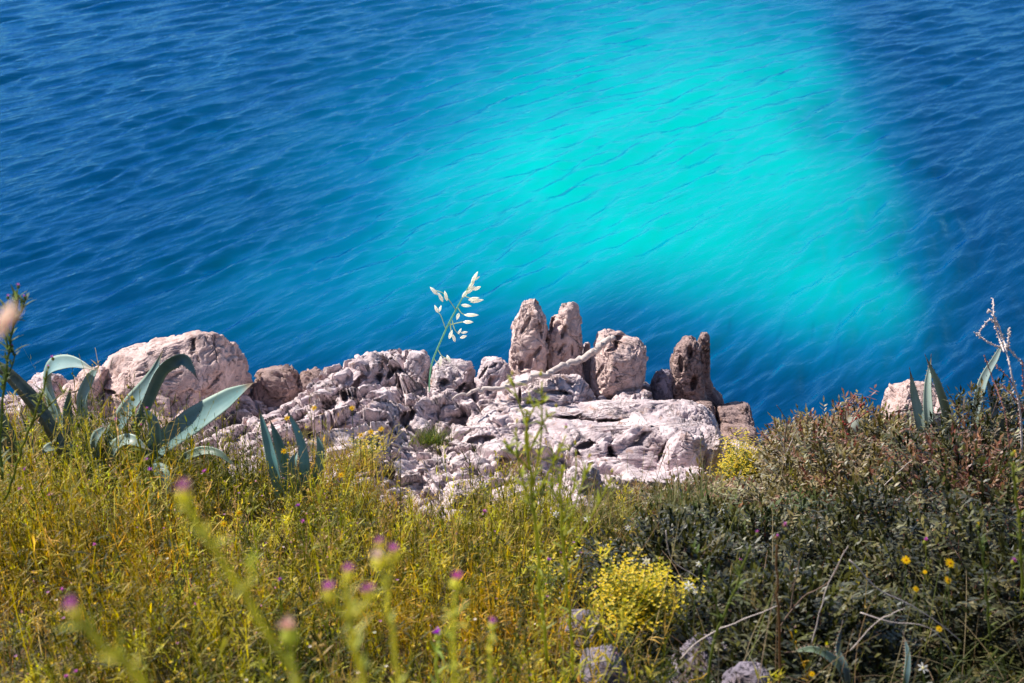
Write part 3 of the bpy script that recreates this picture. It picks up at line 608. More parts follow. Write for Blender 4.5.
# ------------------------------------------------------------------ shrubs
def shrub(name, label, px, py_top, Y, rx, ry, h, n, cols, wts, seed, lf=.037, group='mastic shrubs on the slope', tipcols=None, cat='shrub', leaflets=9, twigs=60):
    rs = RS(seed); top = P(px, py_top, Y); gz = float(zg(top[0], Y)); hh = top[2]-gz if h is None else h
    base = np.array([top[0], Y, gz-.05])
    r = empty(name, base, label, cat, group)
    # points on / under a lumpy dome
    th = rs.rand(n)*2*np.pi; cz = rs.rand(n)**.75; sr = np.sqrt(1-cz**2)
    d = np.stack([np.cos(th)*sr, np.sin(th)*sr, cz], 1)
    lump = 1+.32*vnoise(d*2.2+seed, seed)+.34*vnoise(d*4.5+seed, seed+1)
    rad = lump*np.where(rs.rand(n) < .72, 1-.10*rs.rand(n)**1.5, .45+.5*rs.rand(n))
    p = base+d*rad[:, None]*np.array([rx, ry, hh])
    p[:, 2] = np.maximum(p[:, 2], zg(p[:, 0], p[:, 1])+.02)
    A = Acc()
    az = np.arctan2(d[:, 1], d[:, 0])+rs.normal(0, .7, n); lean = np.clip(np.arccos(d[:, 2])*.8+.25+rs.normal(0, .4, n), 0, 1.6)
    L = (.05+.06*rs.rand(n))*(lf/.026)
    c = pal(rs, n, cols, wts, .35)
    # colour drifts over the dome in patches (different shoots)
    m = sstep(.0, .5, fbm(p*2.5, seed+4, 2))[:, None]; 
    if tipcols is not None:
        tc = pal(rs, n, tipcols, [1]*len(tipcols), .3); k = (m[:, 0]*.38+.18 > rs.rand(n))[:, None]; c = np.where(k, tc, c)
    V, F, C = blades(p, L, .003, az, lean, .3*np.ones(n), 2, pal(rs, n, [(.16, .07, .05)], [1])); A.add(V, F, C)
    for q in range(leaflets):
        t = (q//2+1)/(leaflets//2+1); side = 1 if q % 2 else -1
        b = bpoint(p, L, az, lean, .3*np.ones(n), np.full(n, t), 3)
        a2 = az+side*rs.normal(1.15, .25, n); l2 = np.clip(lean+rs.normal(.5, .35, n), -.2, 1.9)
        if q == leaflets-1: a2 = az; l2 = lean
        V, F, C = blades(b, lf*(.7+.6*rs.rand(n)), lf*.42, a2, l2, rs.normal(.3, .3, n), 2, c*(.85+.3*rs.rand(n, 1)), prof=[.35, 1, .1], waz=a2+np.pi/2+rs.normal(0, .4, n))
        A.add(V, F, C)
    A.build('foliage', M_shrub, r, loc=base, smooth=False)
    Bk = Acc()
    for k in range(twigs):
        i = rs.randint(n); e = base+(p[i]-base)*(.9+.25*rs.rand())
        mid = base+(e-base)*.5+rs.normal(0, .04, 3)+np.array([0, 0, .06*hh]); st = base+rs.normal(0, .05, 3)*np.array([1, 1, 0])
        Bk.add(*tube([st, mid, e], [.008, .004, .0015], 5, k=9))
    Bk.build('branches', M_twig, r, loc=base)
    return r
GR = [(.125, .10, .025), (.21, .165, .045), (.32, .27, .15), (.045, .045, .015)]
GD = [(.055, .055, .013), (.10, .095, .023), (.19, .165, .07), (.020, .024, .007)]  # darkened GR: dark green leaves with the thicket's own shade mixed into the colour
TIP = [(.30, .16, .09), (.22, .09, .06), (.28, .20, .08), (.38, .33, .24)]
S = shrub
S('mastic_shrub', 'low dark green shrub with reddish tips right of the yellow shrub on the ledge edge', 830, 444, 6.9, .46, .6, None, 1900, GR, [4, 4, 3, 2], 51, tipcols=TIP)
S('mastic_shrub', 'rounded olive shrub on the crest below the pink boulder at right', 885, 428, 6.75, .6, .6, None, 2000, GR, [4, 4, 3, 2], 52, tipcols=TIP)
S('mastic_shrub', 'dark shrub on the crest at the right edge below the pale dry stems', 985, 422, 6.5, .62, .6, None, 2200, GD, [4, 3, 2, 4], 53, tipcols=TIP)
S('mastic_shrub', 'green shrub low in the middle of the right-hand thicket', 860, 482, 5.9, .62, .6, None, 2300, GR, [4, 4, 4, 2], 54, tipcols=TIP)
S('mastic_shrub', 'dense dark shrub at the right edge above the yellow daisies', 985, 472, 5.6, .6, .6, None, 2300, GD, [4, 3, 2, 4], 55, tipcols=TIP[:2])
S('mastic_shrub', 'grey-green shrub directly below the right tip of the limestone ledge', 728, 516, 6.1, .42, .45, None, 1800, GR, [4, 4, 5, 2], 56, tipcols=TIP)
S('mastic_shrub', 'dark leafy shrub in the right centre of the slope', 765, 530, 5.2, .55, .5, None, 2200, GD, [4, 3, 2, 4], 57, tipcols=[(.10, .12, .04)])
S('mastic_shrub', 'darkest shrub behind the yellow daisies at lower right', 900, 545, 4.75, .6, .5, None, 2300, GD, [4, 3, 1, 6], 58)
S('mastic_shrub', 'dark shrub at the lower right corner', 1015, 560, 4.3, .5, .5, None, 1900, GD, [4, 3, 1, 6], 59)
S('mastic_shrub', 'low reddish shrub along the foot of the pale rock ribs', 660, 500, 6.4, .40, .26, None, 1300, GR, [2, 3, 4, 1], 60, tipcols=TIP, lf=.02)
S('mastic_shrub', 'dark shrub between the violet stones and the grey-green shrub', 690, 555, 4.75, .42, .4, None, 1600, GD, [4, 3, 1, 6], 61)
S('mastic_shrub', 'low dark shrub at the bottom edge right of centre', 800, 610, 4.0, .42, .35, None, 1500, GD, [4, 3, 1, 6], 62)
# yellow flowering (spurge-like) shrubs
def spurge(label, px, py, Y, rx, hh, n, seed, group='yellow flowering shrubs'):
    rs = RS(seed); top = P(px, py, Y); gz = top[2]-hh
    base = np.array([top[0], Y, gz]); r = empty('flowering_shrub', base, label, 'shrub', group)
    th = rs.rand(n)*2*np.pi; cz = rs.rand(n)**.8; sr = np.sqrt(1-cz*cz)
    d = np.stack([np.cos(th)*sr*rx, np.sin(th)*sr*rx*.8, cz*hh], 1); p = base+d*(.45+.62*rs.rand(n, 1))*(1+.45*vnoise(d*11+seed, seed)[:, None])
    A = Acc(); B2 = Acc(); Fl = Acc()
    az = np.arctan2(d[:, 1], d[:, 0]); vec = p-base; L = np.linalg.norm(vec, axis=1); lean = np.arccos(vec[:, 2]/L)
    V, F, C = blades(np.repeat(base[None], n, 0)+rs.normal(0, .02, (n, 3)), L, .004, az, lean+.25, -.45*np.ones(n), 5, pal(rs, n, [(.13, .17, .04)], [1]), prof=[1, .9, .8, .7, .6, .5]); B2.add(V, F, C)
    for q in range(14):
        t = rs.rand(n)*.75+.22; b = bpoint(np.repeat(base[None], n, 0), L, az, lean+.25, -.45*np.ones(n), t)
        a2 = rs.rand(n)*6.28; V, F, C = blades(b, .022+.015*rs.rand(n), .005, a2, .8*np.ones(n), .5*np.ones(n), 2, pal(rs, n, [(.16, .21, .04), (.22, .24, .04)], [1, 1]), prof=[.5, 1, .1]); A.add(V, F, C)
    tips = bpoint(np.repeat(base[None], n, 0), L, az, lean+.25, -.45*np.ones(n), np.ones(n))
    for q in range(8):
        b = tips+rs.normal(0, .02, (n, 3))
        for w in range(4):
            a2 = np.full(n, w*1.57)+rs.rand(n); V, F, C = blades(b, .006+.003*rs.rand(n), .006, a2, 1.1*np.ones(n), .2*np.ones(n), 1, pal(rs, n, [(.76, .55, .012), (.80, .64, .02), (.58, .52, .02)], [3, 3, 2], .15), prof=[.7, .8]); Fl.add(V, F, C)
    B2.build('stems', M_leaf, r, loc=base, smooth=False); A.build('foliage', M_leaf, r, loc=base, smooth=False); Fl.build('flowers', M_petal, r, loc=base, smooth=False)
spurge('bright yellow flowering shrub in the foreground above the violet stones', 638, 558, 4.2, .21, .30, 210, 71)
spurge('yellow-green flowering shrub at the right tip of the limestone ledge', 745, 446, 7.1, .24, .22, 200, 72)
spurge('thin yellow flowering plant in the weeds left of centre bottom', 540, 545, 4.6, .22, .3, 34, 73)
spurge('small yellow flowered tuft in the weeds under the rocks left of centre', 365, 432, 6.9, .14, .2, 40, 74)

# green tuft on the ledge
def tuft(label, px, py, Y, n, L, cols, seed, r=.07, name='grass_tuft'):
    rs = RS(seed); b = P(px, py, Y); base = b+np.stack([rs.normal(0, r, n), rs.normal(0, r*.6, n), np.zeros(n)], 1)
    V, F, C = blades(base, L*(.5+.8*rs.rand(n)), .006, rs.rand(n)*6.28, .15+.8*rs.rand(n), .8*rs.rand(n), 4, pal(rs, n, cols, [1]*len(cols)))
    A = Acc(); A.add(V, F, C); return tag(A.build(name, M_leaf, loc=b, smooth=False), label, 'grass', 'grass tufts')
tuft('green round grass tuft growing in a hollow of the limestone ledge', 432, 443, 7.55, 260, .14, [(.12, .17, .03), (.22, .22, .05), (.07, .10, .03)], 81, .06)
tuft('dry brown grass tuft at the foot of the furrowed grey rock', 520, 470, 7.0, 120, .14, [(.3, .2, .08), (.22, .12, .06)], 82)
tuft('straw-coloured grass tuft beside the small blue-green agave', 345, 470, 6.6, 220, .26, [(.45, .3, .08), (.35, .25, .06), (.25, .22, .05)], 83, .1)
tuft('long green grass tuft below the pale rock ribs, right of centre', 690, 512, 5.9, 200, .26, [(.12, .15, .05), (.2, .2, .09)], 84, .09)
tuft('arching grass tuft between the oat stem and the stones', 600, 520, 5.7, 160, .22, [(.2, .2, .05), (.3, .24, .1)], 85, .09)

# ------------------------------------------------------------------ ground cover (nobody could count it)
def scatter(rs, n, y0, y1, xfun):
    y = (y0**2+(y1**2-y0**2)*rs.rand(n))**.5; s = rs.rand(n)*2-1; x = s*(.62*y+.7)
    k = xfun(x, y, rs.rand(n)); x, y = x[k], y[k]
    return np.stack([x, y, zg(x, y)-.01], 1)
def pxx(x, y): return 512+FPX*x/(y*CP+(CAMZ-zg(x, y))*SP)
def left(x, y, r):
    p = pxx(x, y); front = np.interp(p, [0, 120, 250, 420, 560, 640], [7.3, 7.2, 6.8, 6.4, 6.4, 6.3])
    w = sstep(700, 560, p); w = np.where((p > 560) & (y > 2.4) & (y < 4.5), w*.15, w); return (y < front) & (r < w*.97+.03)
def right(x, y, r): return (pxx(x, y) > 560) & (r < .8)
YG = [(.25, .19, .008), (.37, .26, .012), (.11, .105, .010), (.48, .31, .015), (.04, .045, .008), (.52, .33, .08)]
YGX = 0
YW = [5, 4, 4, 2, 3, 1.2]
rs = RS(101); A = Acc()
HB = 1
b = scatter(rs, 27000, 1.7, 7.3, left); n = len(b)
clump = np.clip(.8+1.5*fbm(b*np.array([2.2, 2.2, 0]), 9, 3), .35, 1.6); keep = rs.rand(n) < sstep(.45, .95, clump)*.62+.38; b = b[keep]; clump = clump[keep]; n = len(b); hgt = np.clip((.13+.26*rs.rand(n)**1.6)*clump, .05, .55)*np.interp(b[:, 1], [2, 5.5, 7.2], [.9, 1, .85])*np.where(rs.rand(n) < .05, 1.5, 1)*(1+.35*sstep(-1., -2.6, b[:, 0]))
az = rs.rand(n)*6.28; ln = .1+.35*rs.rand(n); bd = rs.normal(.1, .5, n)
c = pal(rs, n, YG, YW); zone = fbm(b*np.array([1.1, 1.1, 0])+5, 19, 3)[:, None]
c = np.clip(c*(1+.5*zone*np.array([1.3, .8, .3])), .004, 1)
V, F, C = blades(b, hgt, .0042, az, ln, bd, 4, c, prof=[1, .9, .8, .7, .5]); A.add(V, F, C)
big = rs.rand(n)**2
for q in range(13):
    t = np.clip(.15+.85*rs.rand(n), 0, 1); bb = bpoint(b, hgt, az, ln, bd, t)
    lc = c*(.55+.9*rs.rand(n, 1))
    V, F, C = blades(bb, (.02+.05*rs.rand(n))*(.7+1.0*big), (.0022+.0035*rs.rand(n))*(.8+.9*big), rs.rand(n)*6.28, .2+1.15*rs.rand(n), rs.normal(.4, .5, n), 2, lc, prof=[.5, 1, .1]); A.add(V, F, C)
def herbs(b, hmin, hmax, cols, wts, nb, nl, lw):
    n = len(b); H = (hmin+(hmax-hmin)*rs.rand(n)**1.3)*np.clip(.95+.9*fbm(b*np.array([2.0, 2.0, 0]), 9, 3), .5, 1.4); az = rs.rand(n)*6.28; ln = .05+.35*rs.rand(n); bd = rs.normal(.1, .4, n); c = pal(rs, n, cols, wts, .3)
    V, F, C = blades(b, H, .0055, az, ln, bd, 6, c*.8, prof=[1, .95, .9, .8, .7, .6, .4]); A.add(V, F, C)
    for q in range(nb):
        t = .2+.75*rs.rand(n); p0 = bpoint(b, H, az, ln, bd, t); a2 = rs.rand(n)*6.28; L2 = H*(1.1-t)*(.35+.4*rs.rand(n)); l2 = .35+.5*rs.rand(n); b2 = rs.normal(-.1, .3, n)
        V, F, C = blades(p0, L2, .0035, a2, l2, b2, 4, c, prof=[1, .9, .8, .7, .5]); A.add(V, F, C)
        for k in range(nl):
            p1 = bpoint(p0, L2, a2, l2, b2, .15+.85*rs.rand(n)); V, F, C = blades(p1, .018+.04*rs.rand(n), lw*(.6+.8*rs.rand(n)), rs.rand(n)*6.28, .2+1.2*rs.rand(n), rs.normal(.4, .6, n), 3, c*(.7+.7*rs.rand(n, 1)), prof=[.4, 1, .8, .05]); A.add(V, F, C)
        if q % 2 == 0:
            p1 = bpoint(p0, L2, a2, l2, b2, np.ones(n))
            for w in range(3):
                V, F, C = blades(p1, .012*np.ones(n), .007, w*2.1+rs.rand(n), .5*np.ones(n), -.4*np.ones(n), 2, pal(rs, n, [(.55, .48, .04), (.45, .25, .3), (.5, .45, .15)], [4, 1, 2]), prof=[.5, 1, .5]); A.add(V, F, C)
b = scatter(rs, 3300, 1.9, 7.2, left)
herbs(b, .16, .50, [(.52, .46, .05), (.36, .33, .03), (.18, .175, .02), (.06, .065, .012), (.50, .34, .10)], [4, 3.5, 3, 6, 1.5], 7, 4, .0055)
b = scatter(rs, 800, 4.8, 6.8, left)
herbs(b, .24, .60, [(.50, .43, .07), (.48, .32, .14), (.32, .30, .08)], [3, 2, 2], 6, 3, .004)
tag(A.build('weeds', M_leaf, smooth=False), 'dense golden-green weeds covering the slope in the foreground', 'weeds', kind='stuff')
rs = RS(102); A = Acc()
b = scatter(rs, 14000, 1.8, 7.0, left); n = len(b)
V, F, C = blades(b, (.14+.3*rs.rand(n)**2), .004, rs.rand(n)*6.28, .1+.6*rs.rand(n), rs.normal(.4, .5, n), 5, pal(rs, n, [(.55, .38, .12), (.42, .25, .07), (.3, .14, .05), (.3, .27, .05), (.62, .5, .25)], [3, 2, 2, 4, 1])); A.add(V, F, C)
b = scatter(rs, 3200, 2.4, 6.5, right); n = len(b)
V, F, C = blades(b, (.14+.35*rs.rand(n)**2), .0035, rs.rand(n)*6.28, .1+.7*rs.rand(n), rs.normal(.4, .6, n), 5, pal(rs, n, [(.09, .10, .025), (.2, .18, .05), (.34, .23, .11), (.05, .065, .02)], [4, 2, 1, 4])); A.add(V, F, C)
b = scatter(rs, 2000, 2.6, 6.3, right); n = len(b)
V, F, C = blades(b, .3+.4*rs.rand(n), .0038, rs.rand(n)*6.28, .1+.9*rs.rand(n), rs.normal(.5, .7, n), 8, pal(rs, n, [(.45, .34, .2), (.28, .18, .11), (.25, .25, .08), (.14, .15, .05)], [3, 3, 2, 2]), prof=[1, 1, .9, .9, .8, .7, .6, .5, .3]); A.add(V, F, C)
tag(A.build('grass', M_leaf, smooth=False), 'dry straw and green grass blades mixed through the weeds', 'grass', kind='stuff')
# low leafy mat under the right thicket and along the rock foot
rs = RS(103); A = Acc()
b = scatter(rs, 20000, 2.2, 8.4, lambda x, y, r: (pxx(x, y) > 590) & (y < np.interp(pxx(x, y), [600, 700, 760, 1020], [6.6, 7.0, 7.6, 8.3]))); n = len(b); b[:, 2] += .16*rs.rand(n)
c = pal(rs, n, [(.035, .05, .012), (.07, .085, .02), (.12, .085, .04), (.02, .03, .01)], [4, 3, 1.5, 3])
for q in range(6):
    V, F, C = blades(b+rs.normal(0, .015, (n, 3)), .03+.03*rs.rand(n), .009, rs.rand(n)*6.28, .3+1.1*rs.rand(n), rs.normal(.3, .3, n), 2, c*(.7+.6*rs.rand(n, 1)), prof=[.4, 1, .1]); A.add(V, F, C)
b = scatter(rs, 3500, 6.2, 7.1, lambda x, y, r: (pxx(x, y) > 60) & (pxx(x, y) < 720) & (r < .9)); n = len(b); b[:, 2] += .05
c = pal(rs, n, [(.25, .12, .08), (.20, .18, .06), (.33, .2, .14), (.12, .12, .05)], [3, 3, 2, 2])
for q in range(5):
    V, F, C = blades(b+rs.normal(0, .02, (n, 3)), .02+.06*rs.rand(n), .006, rs.rand(n)*6.28, .1+1.0*rs.rand(n), rs.normal(.3, .3, n), 2, c*(.7+.6*rs.rand(n, 1)), prof=[.5, 1, .1]); A.add(V, F, C)
tag(A.build('undergrowth', M_leaf, smooth=False), 'low leafy undergrowth beneath the shrubs and along the foot of the rocks', 'undergrowth', kind='stuff')
# tiny flowers sprinkled through the weeds: too many to count
rs = RS(104); A = Acc()
b = scatter(rs, 1500, 2.6, 6.9, left); n = len(b); b[:, 2] += .2+.14*rs.rand(n); fc = pal(rs, n, [(.75, .50, .02), (.8, .72, .6), (.5, .22, .45)], [6, 1.2, 1.2], .15)
for w in range(5):
    V, F, C = blades(b, .006+.003*rs.rand(n), .006, np.full(n, w*1.257), 1.0*np.ones(n), .2*np.ones(n), 1, fc, prof=[.6, .9]); A.add(V, F, C)
tag(A.build('tiny_blossoms', M_petal, smooth=False), 'sprinkle of tiny yellow, white and mauve blossoms among the weeds', 'blossoms', kind='stuff')

# ------------------------------------------------------------------ individual plants
def tuftflower(c, d, s, col, rs, n=34):
    """feathery purple thistle tuft"""
    d = np.array(d, float); d /= np.linalg.norm(d); A = Acc()
    v = rs.normal(0, .42, (n, 3))+d; v /= np.linalg.norm(v, axis=1)[:, None]
    az = np.arctan2(v[:, 1], v[:, 0]); lean = np.arccos(np.clip(v[:, 2], -1, 1))
    V, F, C = blades(np.repeat(np.array(c)[None], n, 0), s*(.8+.4*rs.rand(n)), s*.22, az, lean, .1*np.ones(n), 2, pal(rs, n, [col], [1], .25), prof=[.5, 1, .5]); A.add(V, F, C)
    return A
def thistle(label, stem, Y, heads, seed, r=.0028, leaf=.05, nl=12, col=(.24, .25, .05), fcol=(.50, .12, .42), hs=.012, branches=(), name='thistle', group='purple thistles', cat='thistle'):
    if Y < 2.2: Y *= .74; r *= .74; hs *= .74; leaf *= .8
    rs = RS(seed); pts = [P(a, b_, Y) for a, b_ in stem]; base = pts[0]
    if Y < 2.65: r *= 1.15; hs *= 1.25; leaf *= 1.3; col = tuple(min(c*1.9, .8) for c in col)
    o = empty(name, base, label, cat, group); A = Acc(); L = Acc()
    A.add(*tube(pts, [r*1.4, r], 7, k=30, jitter=r*1.2, seed=seed), col)
    for br in branches:
        A.add(*tube([P(a, b_, Y) for a, b_ in br], [r*.8, r*.6], 6, k=14), col)
    A.build('stem', M_leaf, o, loc=base)
    paths = [crom(pts, 60)]+[crom([P(a, b_, Y) for a, b_ in br], 30) for br in branches]
    for path in paths:
        m = nl if path is paths[0] else max(3, nl//3)
        i = rs.randint(2, len(path)-2, m); bb = path[i]
        for w in range(2):
            V, F, C = blades(bb, leaf*(.4+.8*rs.rand(m)), leaf*.16, rs.rand(m)*6.28, .3+.8*rs.rand(m), rs.normal(.5, .4, m), 4, pal(rs, m, [col, (col[0]*.7, col[1]*.8, col[2])], [1, 1]), prof=[.4, 1, .8, .6, .05]); L.add(V, F, C)
    if nl: L.build('foliage', M_leaf, o, loc=base, smooth=False)
    for h in heads:
        c = P(h[0], h[1], Y); s = hs*(h[2] if len(h) > 2 else 1); d = np.array([rs.normal(0, .15), rs.normal(0, .15)-.15, 1]); d /= np.linalg.norm(d)
        H = Acc(); H.add(*ellip(c-d*s*2.2, d, s*2.3, s*.85, 9, 7, 1), np.array(col)*1.2)
        n = 14; a = rs.rand(n)*6.28; V, F, C = blades(np.repeat((c-d*s*1.5)[None], n, 0)+rs.normal(0, s*.2, (n, 3)), s*1.3, s*.25, a, .6*np.ones(n), .2*np.ones(n), 1, pal(rs, n, [col], [1])); H.add(V, F, C)
        q = H.build('flower_head', M_leaf, o, loc=base)
        fc = h[3] if len(h) > 3 else fcol
        T = tuftflower(c-d*s*.3, d, s*1.25, fc, rs).build('petals', M_petal, None, loc=base, smooth=False); T.parent = q; T.location = (0, 0, 0)
    return o
PK = (.55, .16, .46); PALE = (.75, .5, .42); YB = (.62, .5, .06)
T = thistle
# near, out of focus
T('near blurred thistle with one mauve head on a long yellow-green stem', [(330, 760), (290, 670), (245, 600), (212, 545), (196, 520), (187, 500)], 1.35, [(184, 488, 1.0, (.5, .2, .4))], 201, r=.0032, leaf=.03, nl=9, hs=.009, branches=[[(245, 600), (250, 575), (246, 560)]], col=(.34, .32, .05))
T('near blurred thistle leaning right at the lower left corner', [(200, 760), (150, 690), (110, 650), (84, 625), (74, 615)], 1.3, [(72, 605, 1.0, PK)], 202, r=.0034, leaf=.028, nl=8, hs=.009, col=(.32, .30, .05))
T('near thistle with a cluster of three mauve heads beside the paired ones', [(372, 760), (365, 690), (352, 640), (347, 600), (347, 580)], 1.6, [(328, 588, 1.1, PK), (348, 570, .9, PK), (368, 590, 1.1, PK)], 203, r=.003, leaf=.03, nl=10, hs=.0085, branches=[[(350, 625), (338, 608), (329, 597)], [(350, 625), (360, 612), (367, 600)]], col=(.33, .31, .06))
T('near thistle with paired mauve and whitish heads just left of centre', [(400, 770), (398, 690), (390, 620), (385, 580), (383, 565)], 1.75, [(378, 556, 1.5, (.75, .62, .55)), (394, 550, 1.1, PK), (379, 541, .8, PK)], 204, r=.0028, leaf=.03, nl=8, hs=.0085, branches=[[(386, 590), (392, 570), (394, 560)]], col=(.34, .32, .07))
T('thistle with a single magenta head at the bottom centre', [(462, 770), (456, 700), (452, 640), (455, 600), (456, 586)], 1.9, [(456, 578, 1.0, (.55, .08, .38))], 205, r=.0026, leaf=.035, nl=10, hs=.0095, col=(.33, .32, .06))
T('thistle with a small violet head right of the bottom centre', [(486, 770), (488, 700), (490, 650), (492, 632)], 2.1, [(492, 622, 1.0, (.45, .07, .5))], 206, r=.0026, leaf=.03, nl=8, hs=.008, col=(.30, .30, .06))
T('short thistle with one vivid violet head left of the bottom centre', [(438, 720), (437, 680), (437, 645)], 2.6, [(437, 633, 1.0, (.45, .08, .55))], 207, hs=.009, nl=8)
T('near pale pink fluffy seed head at lower left of centre', [(300, 770), (294, 700), (290, 645)], 1.5, [(289, 628, 1.5, PALE)], 208, r=.0022, hs=.0085, nl=4, leaf=.02, fcol=PALE, name='seed_head', cat='seed head', group='pale seed heads')
T('pale blurred seed head at the left edge in front of the sea', [(-50, 430), (-25, 372), (-8, 335), (-2, 325)], 1.5, [], 209, r=.0016, nl=0, name='seed_head', cat='seed head', group='pale seed heads')
o = bpy.data.objects['seed_head.001']
for a, b_, a2, b2_ in [(-4, 326, 16, 300), (-2, 330, 22, 308), (-6, 340, 14, 316)]:
    A = Acc(); s0 = P(a, b_, 1.11); s1 = P(a2, b2_, 1.11); A.add(*ellip(s0, s1-s0, np.linalg.norm(s1-s0), .0036, 9, 7), (.95, .80, .70)); A.build('spikelet', M_petal, o, loc=np.array(o.location))
# middle distance
T('tall bare thistle stem with many yellow buds in the centre', [(548, 660), (541, 600), (537, 540), (532, 480), (527, 440), (528, 410)], 3.1, [(528, 400, .8, YB), (541, 372, .7, YB), (545, 395, .7, YB), (517, 420, .6, YB), (556, 405, .6, YB), (512, 372, .5, YB), (566, 425, .7, PK), (505, 440, .6, YB)], 211, r=.004, leaf=.05, nl=26, hs=.008, branches=[[(533, 485), (541, 440), (542, 382)], [(535, 520), (520, 470), (516, 428)], [(530, 450), (545, 420), (556, 412)], [(534, 500), (555, 460), (566, 435)], [(528, 430), (518, 400), (512, 380)], [(530, 470), (512, 452), (505, 446)], [(528, 420), (536, 405), (545, 402)]], col=(.42, .42, .06), name='budding_stem', cat='wild plant', group='tall budding stems')
T('second tall budding stem just right of the central one', [(572, 680), (570, 620), (565, 560), (560, 500), (562, 465)], 3.3, [(562, 455, .7, YB), (575, 442, .6, YB), (551, 470, .6, YB), (590, 455, .6, YB), (612, 470, .6, YB)], 212, r=.0035, leaf=.05, nl=20, hs=.008, branches=[[(563, 520), (575, 480), (576, 450)], [(563, 510), (553, 490), (551, 478)], [(564, 540), (580, 490), (590, 463)], [(566, 560), (595, 510), (612, 478)]], col=(.42, .42, .06), name='budding_stem', cat='wild plant', group='tall budding stems')
T('tall green stem with a tiny mauve head at the right of the violet stones', [(700, 720), (715, 640), (735, 590), (750, 545)], 3.4, [(757, 532, .8, PK), (740, 560, .6, PK)], 213, r=.0035, nl=16, hs=.008, branches=[[(722, 625), (712, 590), (700, 560), (692, 545)]], col=(.18, .21, .05))
T('left-edge weed stem with small purple buds against the sea', [(2, 480), (0, 420), (6, 370), (12, 330), (18, 295)], 4.2, [(18, 285, .6, PK), (24, 296, .5, PK), (8, 296, .6, PK), (12, 345, .5, PK)], 214, r=.004, leaf=.06, nl=34, hs=.011, branches=[[(8, 350), (4, 320), (7, 304)], [(14, 325), (22, 310), (25, 300)], [(4, 385), (14, 360), (13, 350)]], col=(.16, .20, .06), name='budding_stem', cat='wild plant', group='tall budding stems')
T('leaning weed stem with a purple bud in front of the curled agave leaves', [(5, 500), (22, 450), (38, 405), (47, 372)], 4.6, [(52, 357, .7, PK), (48, 366, .5, PK)], 215, r=.004, leaf=.05, nl=34, hs=.011, branches=[[(30, 425), (55, 400), (66, 390)]], col=(.20, .22, .05), name='budding_stem', cat='wild plant', group='tall budding stems')
T('weed stem with yellowish buds in front of the agave heart', [(148, 560), (146, 500), (140, 450), (133, 410)], 5.0, [(132, 398, .8, YB), (128, 386, .6, YB), (147, 408, .6, PK), (141, 425, .6, PK)], 216, r=.004, leaf=.06, nl=34, hs=.012, branches=[[(142, 460), (150, 430), (148, 415)]], col=(.28, .27, .05), name='budding_stem', cat='wild plant', group='tall budding stems')
T('yellow-tipped weed stem at the right edge of the dark shrubs', [(1022, 600), (1020, 540), (1016, 490), (1014, 462)], 3.6, [(1014, 452, 1.0, YB)], 217, r=.004, leaf=.05, nl=22, hs=.009, col=(.24, .26, .05), name='budding_stem', cat='wild plant', group='tall budding stems')
T('yellow-tipped weed stem among the dark shrubs above the daisies', [(990, 640), (986, 590), (982, 550), (978, 532)], 3.6, [(978, 524, 1.0, YB)], 218, r=.003, leaf=.04, nl=14, hs=.008, col=(.16, .19, .05), name='budding_stem', cat='wild plant', group='tall budding stems')
T('reddish stem with a pale mauve head left of the dark thicket', [(780, 720), (779, 640), (777, 580), (777, 545)], 3.5, [(785, 524, .9, PK), (777, 536, .8, PK)], 219, r=.0035, leaf=.03, nl=10, hs=.009, col=(.24, .15, .08))
hd = [(146, 460, 'beside the agave heart'), (95, 545, 'at the left between two weed clumps'), (62, 590, 'low at the left, above the blurred leaning thistle'), (24, 470, 'near the left edge under the dark agave'), (20, 490, 'near the left edge, below its twin'), (204, 472, 'under the broad agave leaf'), (298, 506, 'at the foot of the small agave'), (303, 522, 'below the foot of the small agave'), (484, 512, 'in the centre under the rocks'), (280, 580, 'left of the pale fluffy seed head'), (76, 672, 'in the lower left corner, right one'), (66, 677, 'in the lower left corner, left one'), (548, 560, 'between the two tall budding stems'), (926, 540, 'above the yellow daisies'), (1014, 560, 'at the right edge beside the daisies'), (116, 420, 'in front of the upright agave leaves'), (196, 605, 'under the long blurred stem'), (50, 495, 'left of the agave base'), (150, 470, 'touching the agave base')]
for i, (a, b_, w) in enumerate(hd):
    Y = np.interp(b_, [400, 480, 560, 680], [6.2, 5.4, 4.0, 3.0])
    T('small purple thistle '+w, [(a+3, b_+55), (a+1, b_+28), (a, b_+8)], Y, [(a, b_, 1, PK if i % 3 else (.42, .12, .5))], 230+i, r=.0022, leaf=.03, nl=5, hs=.0028*Y, group='small purple thistles')

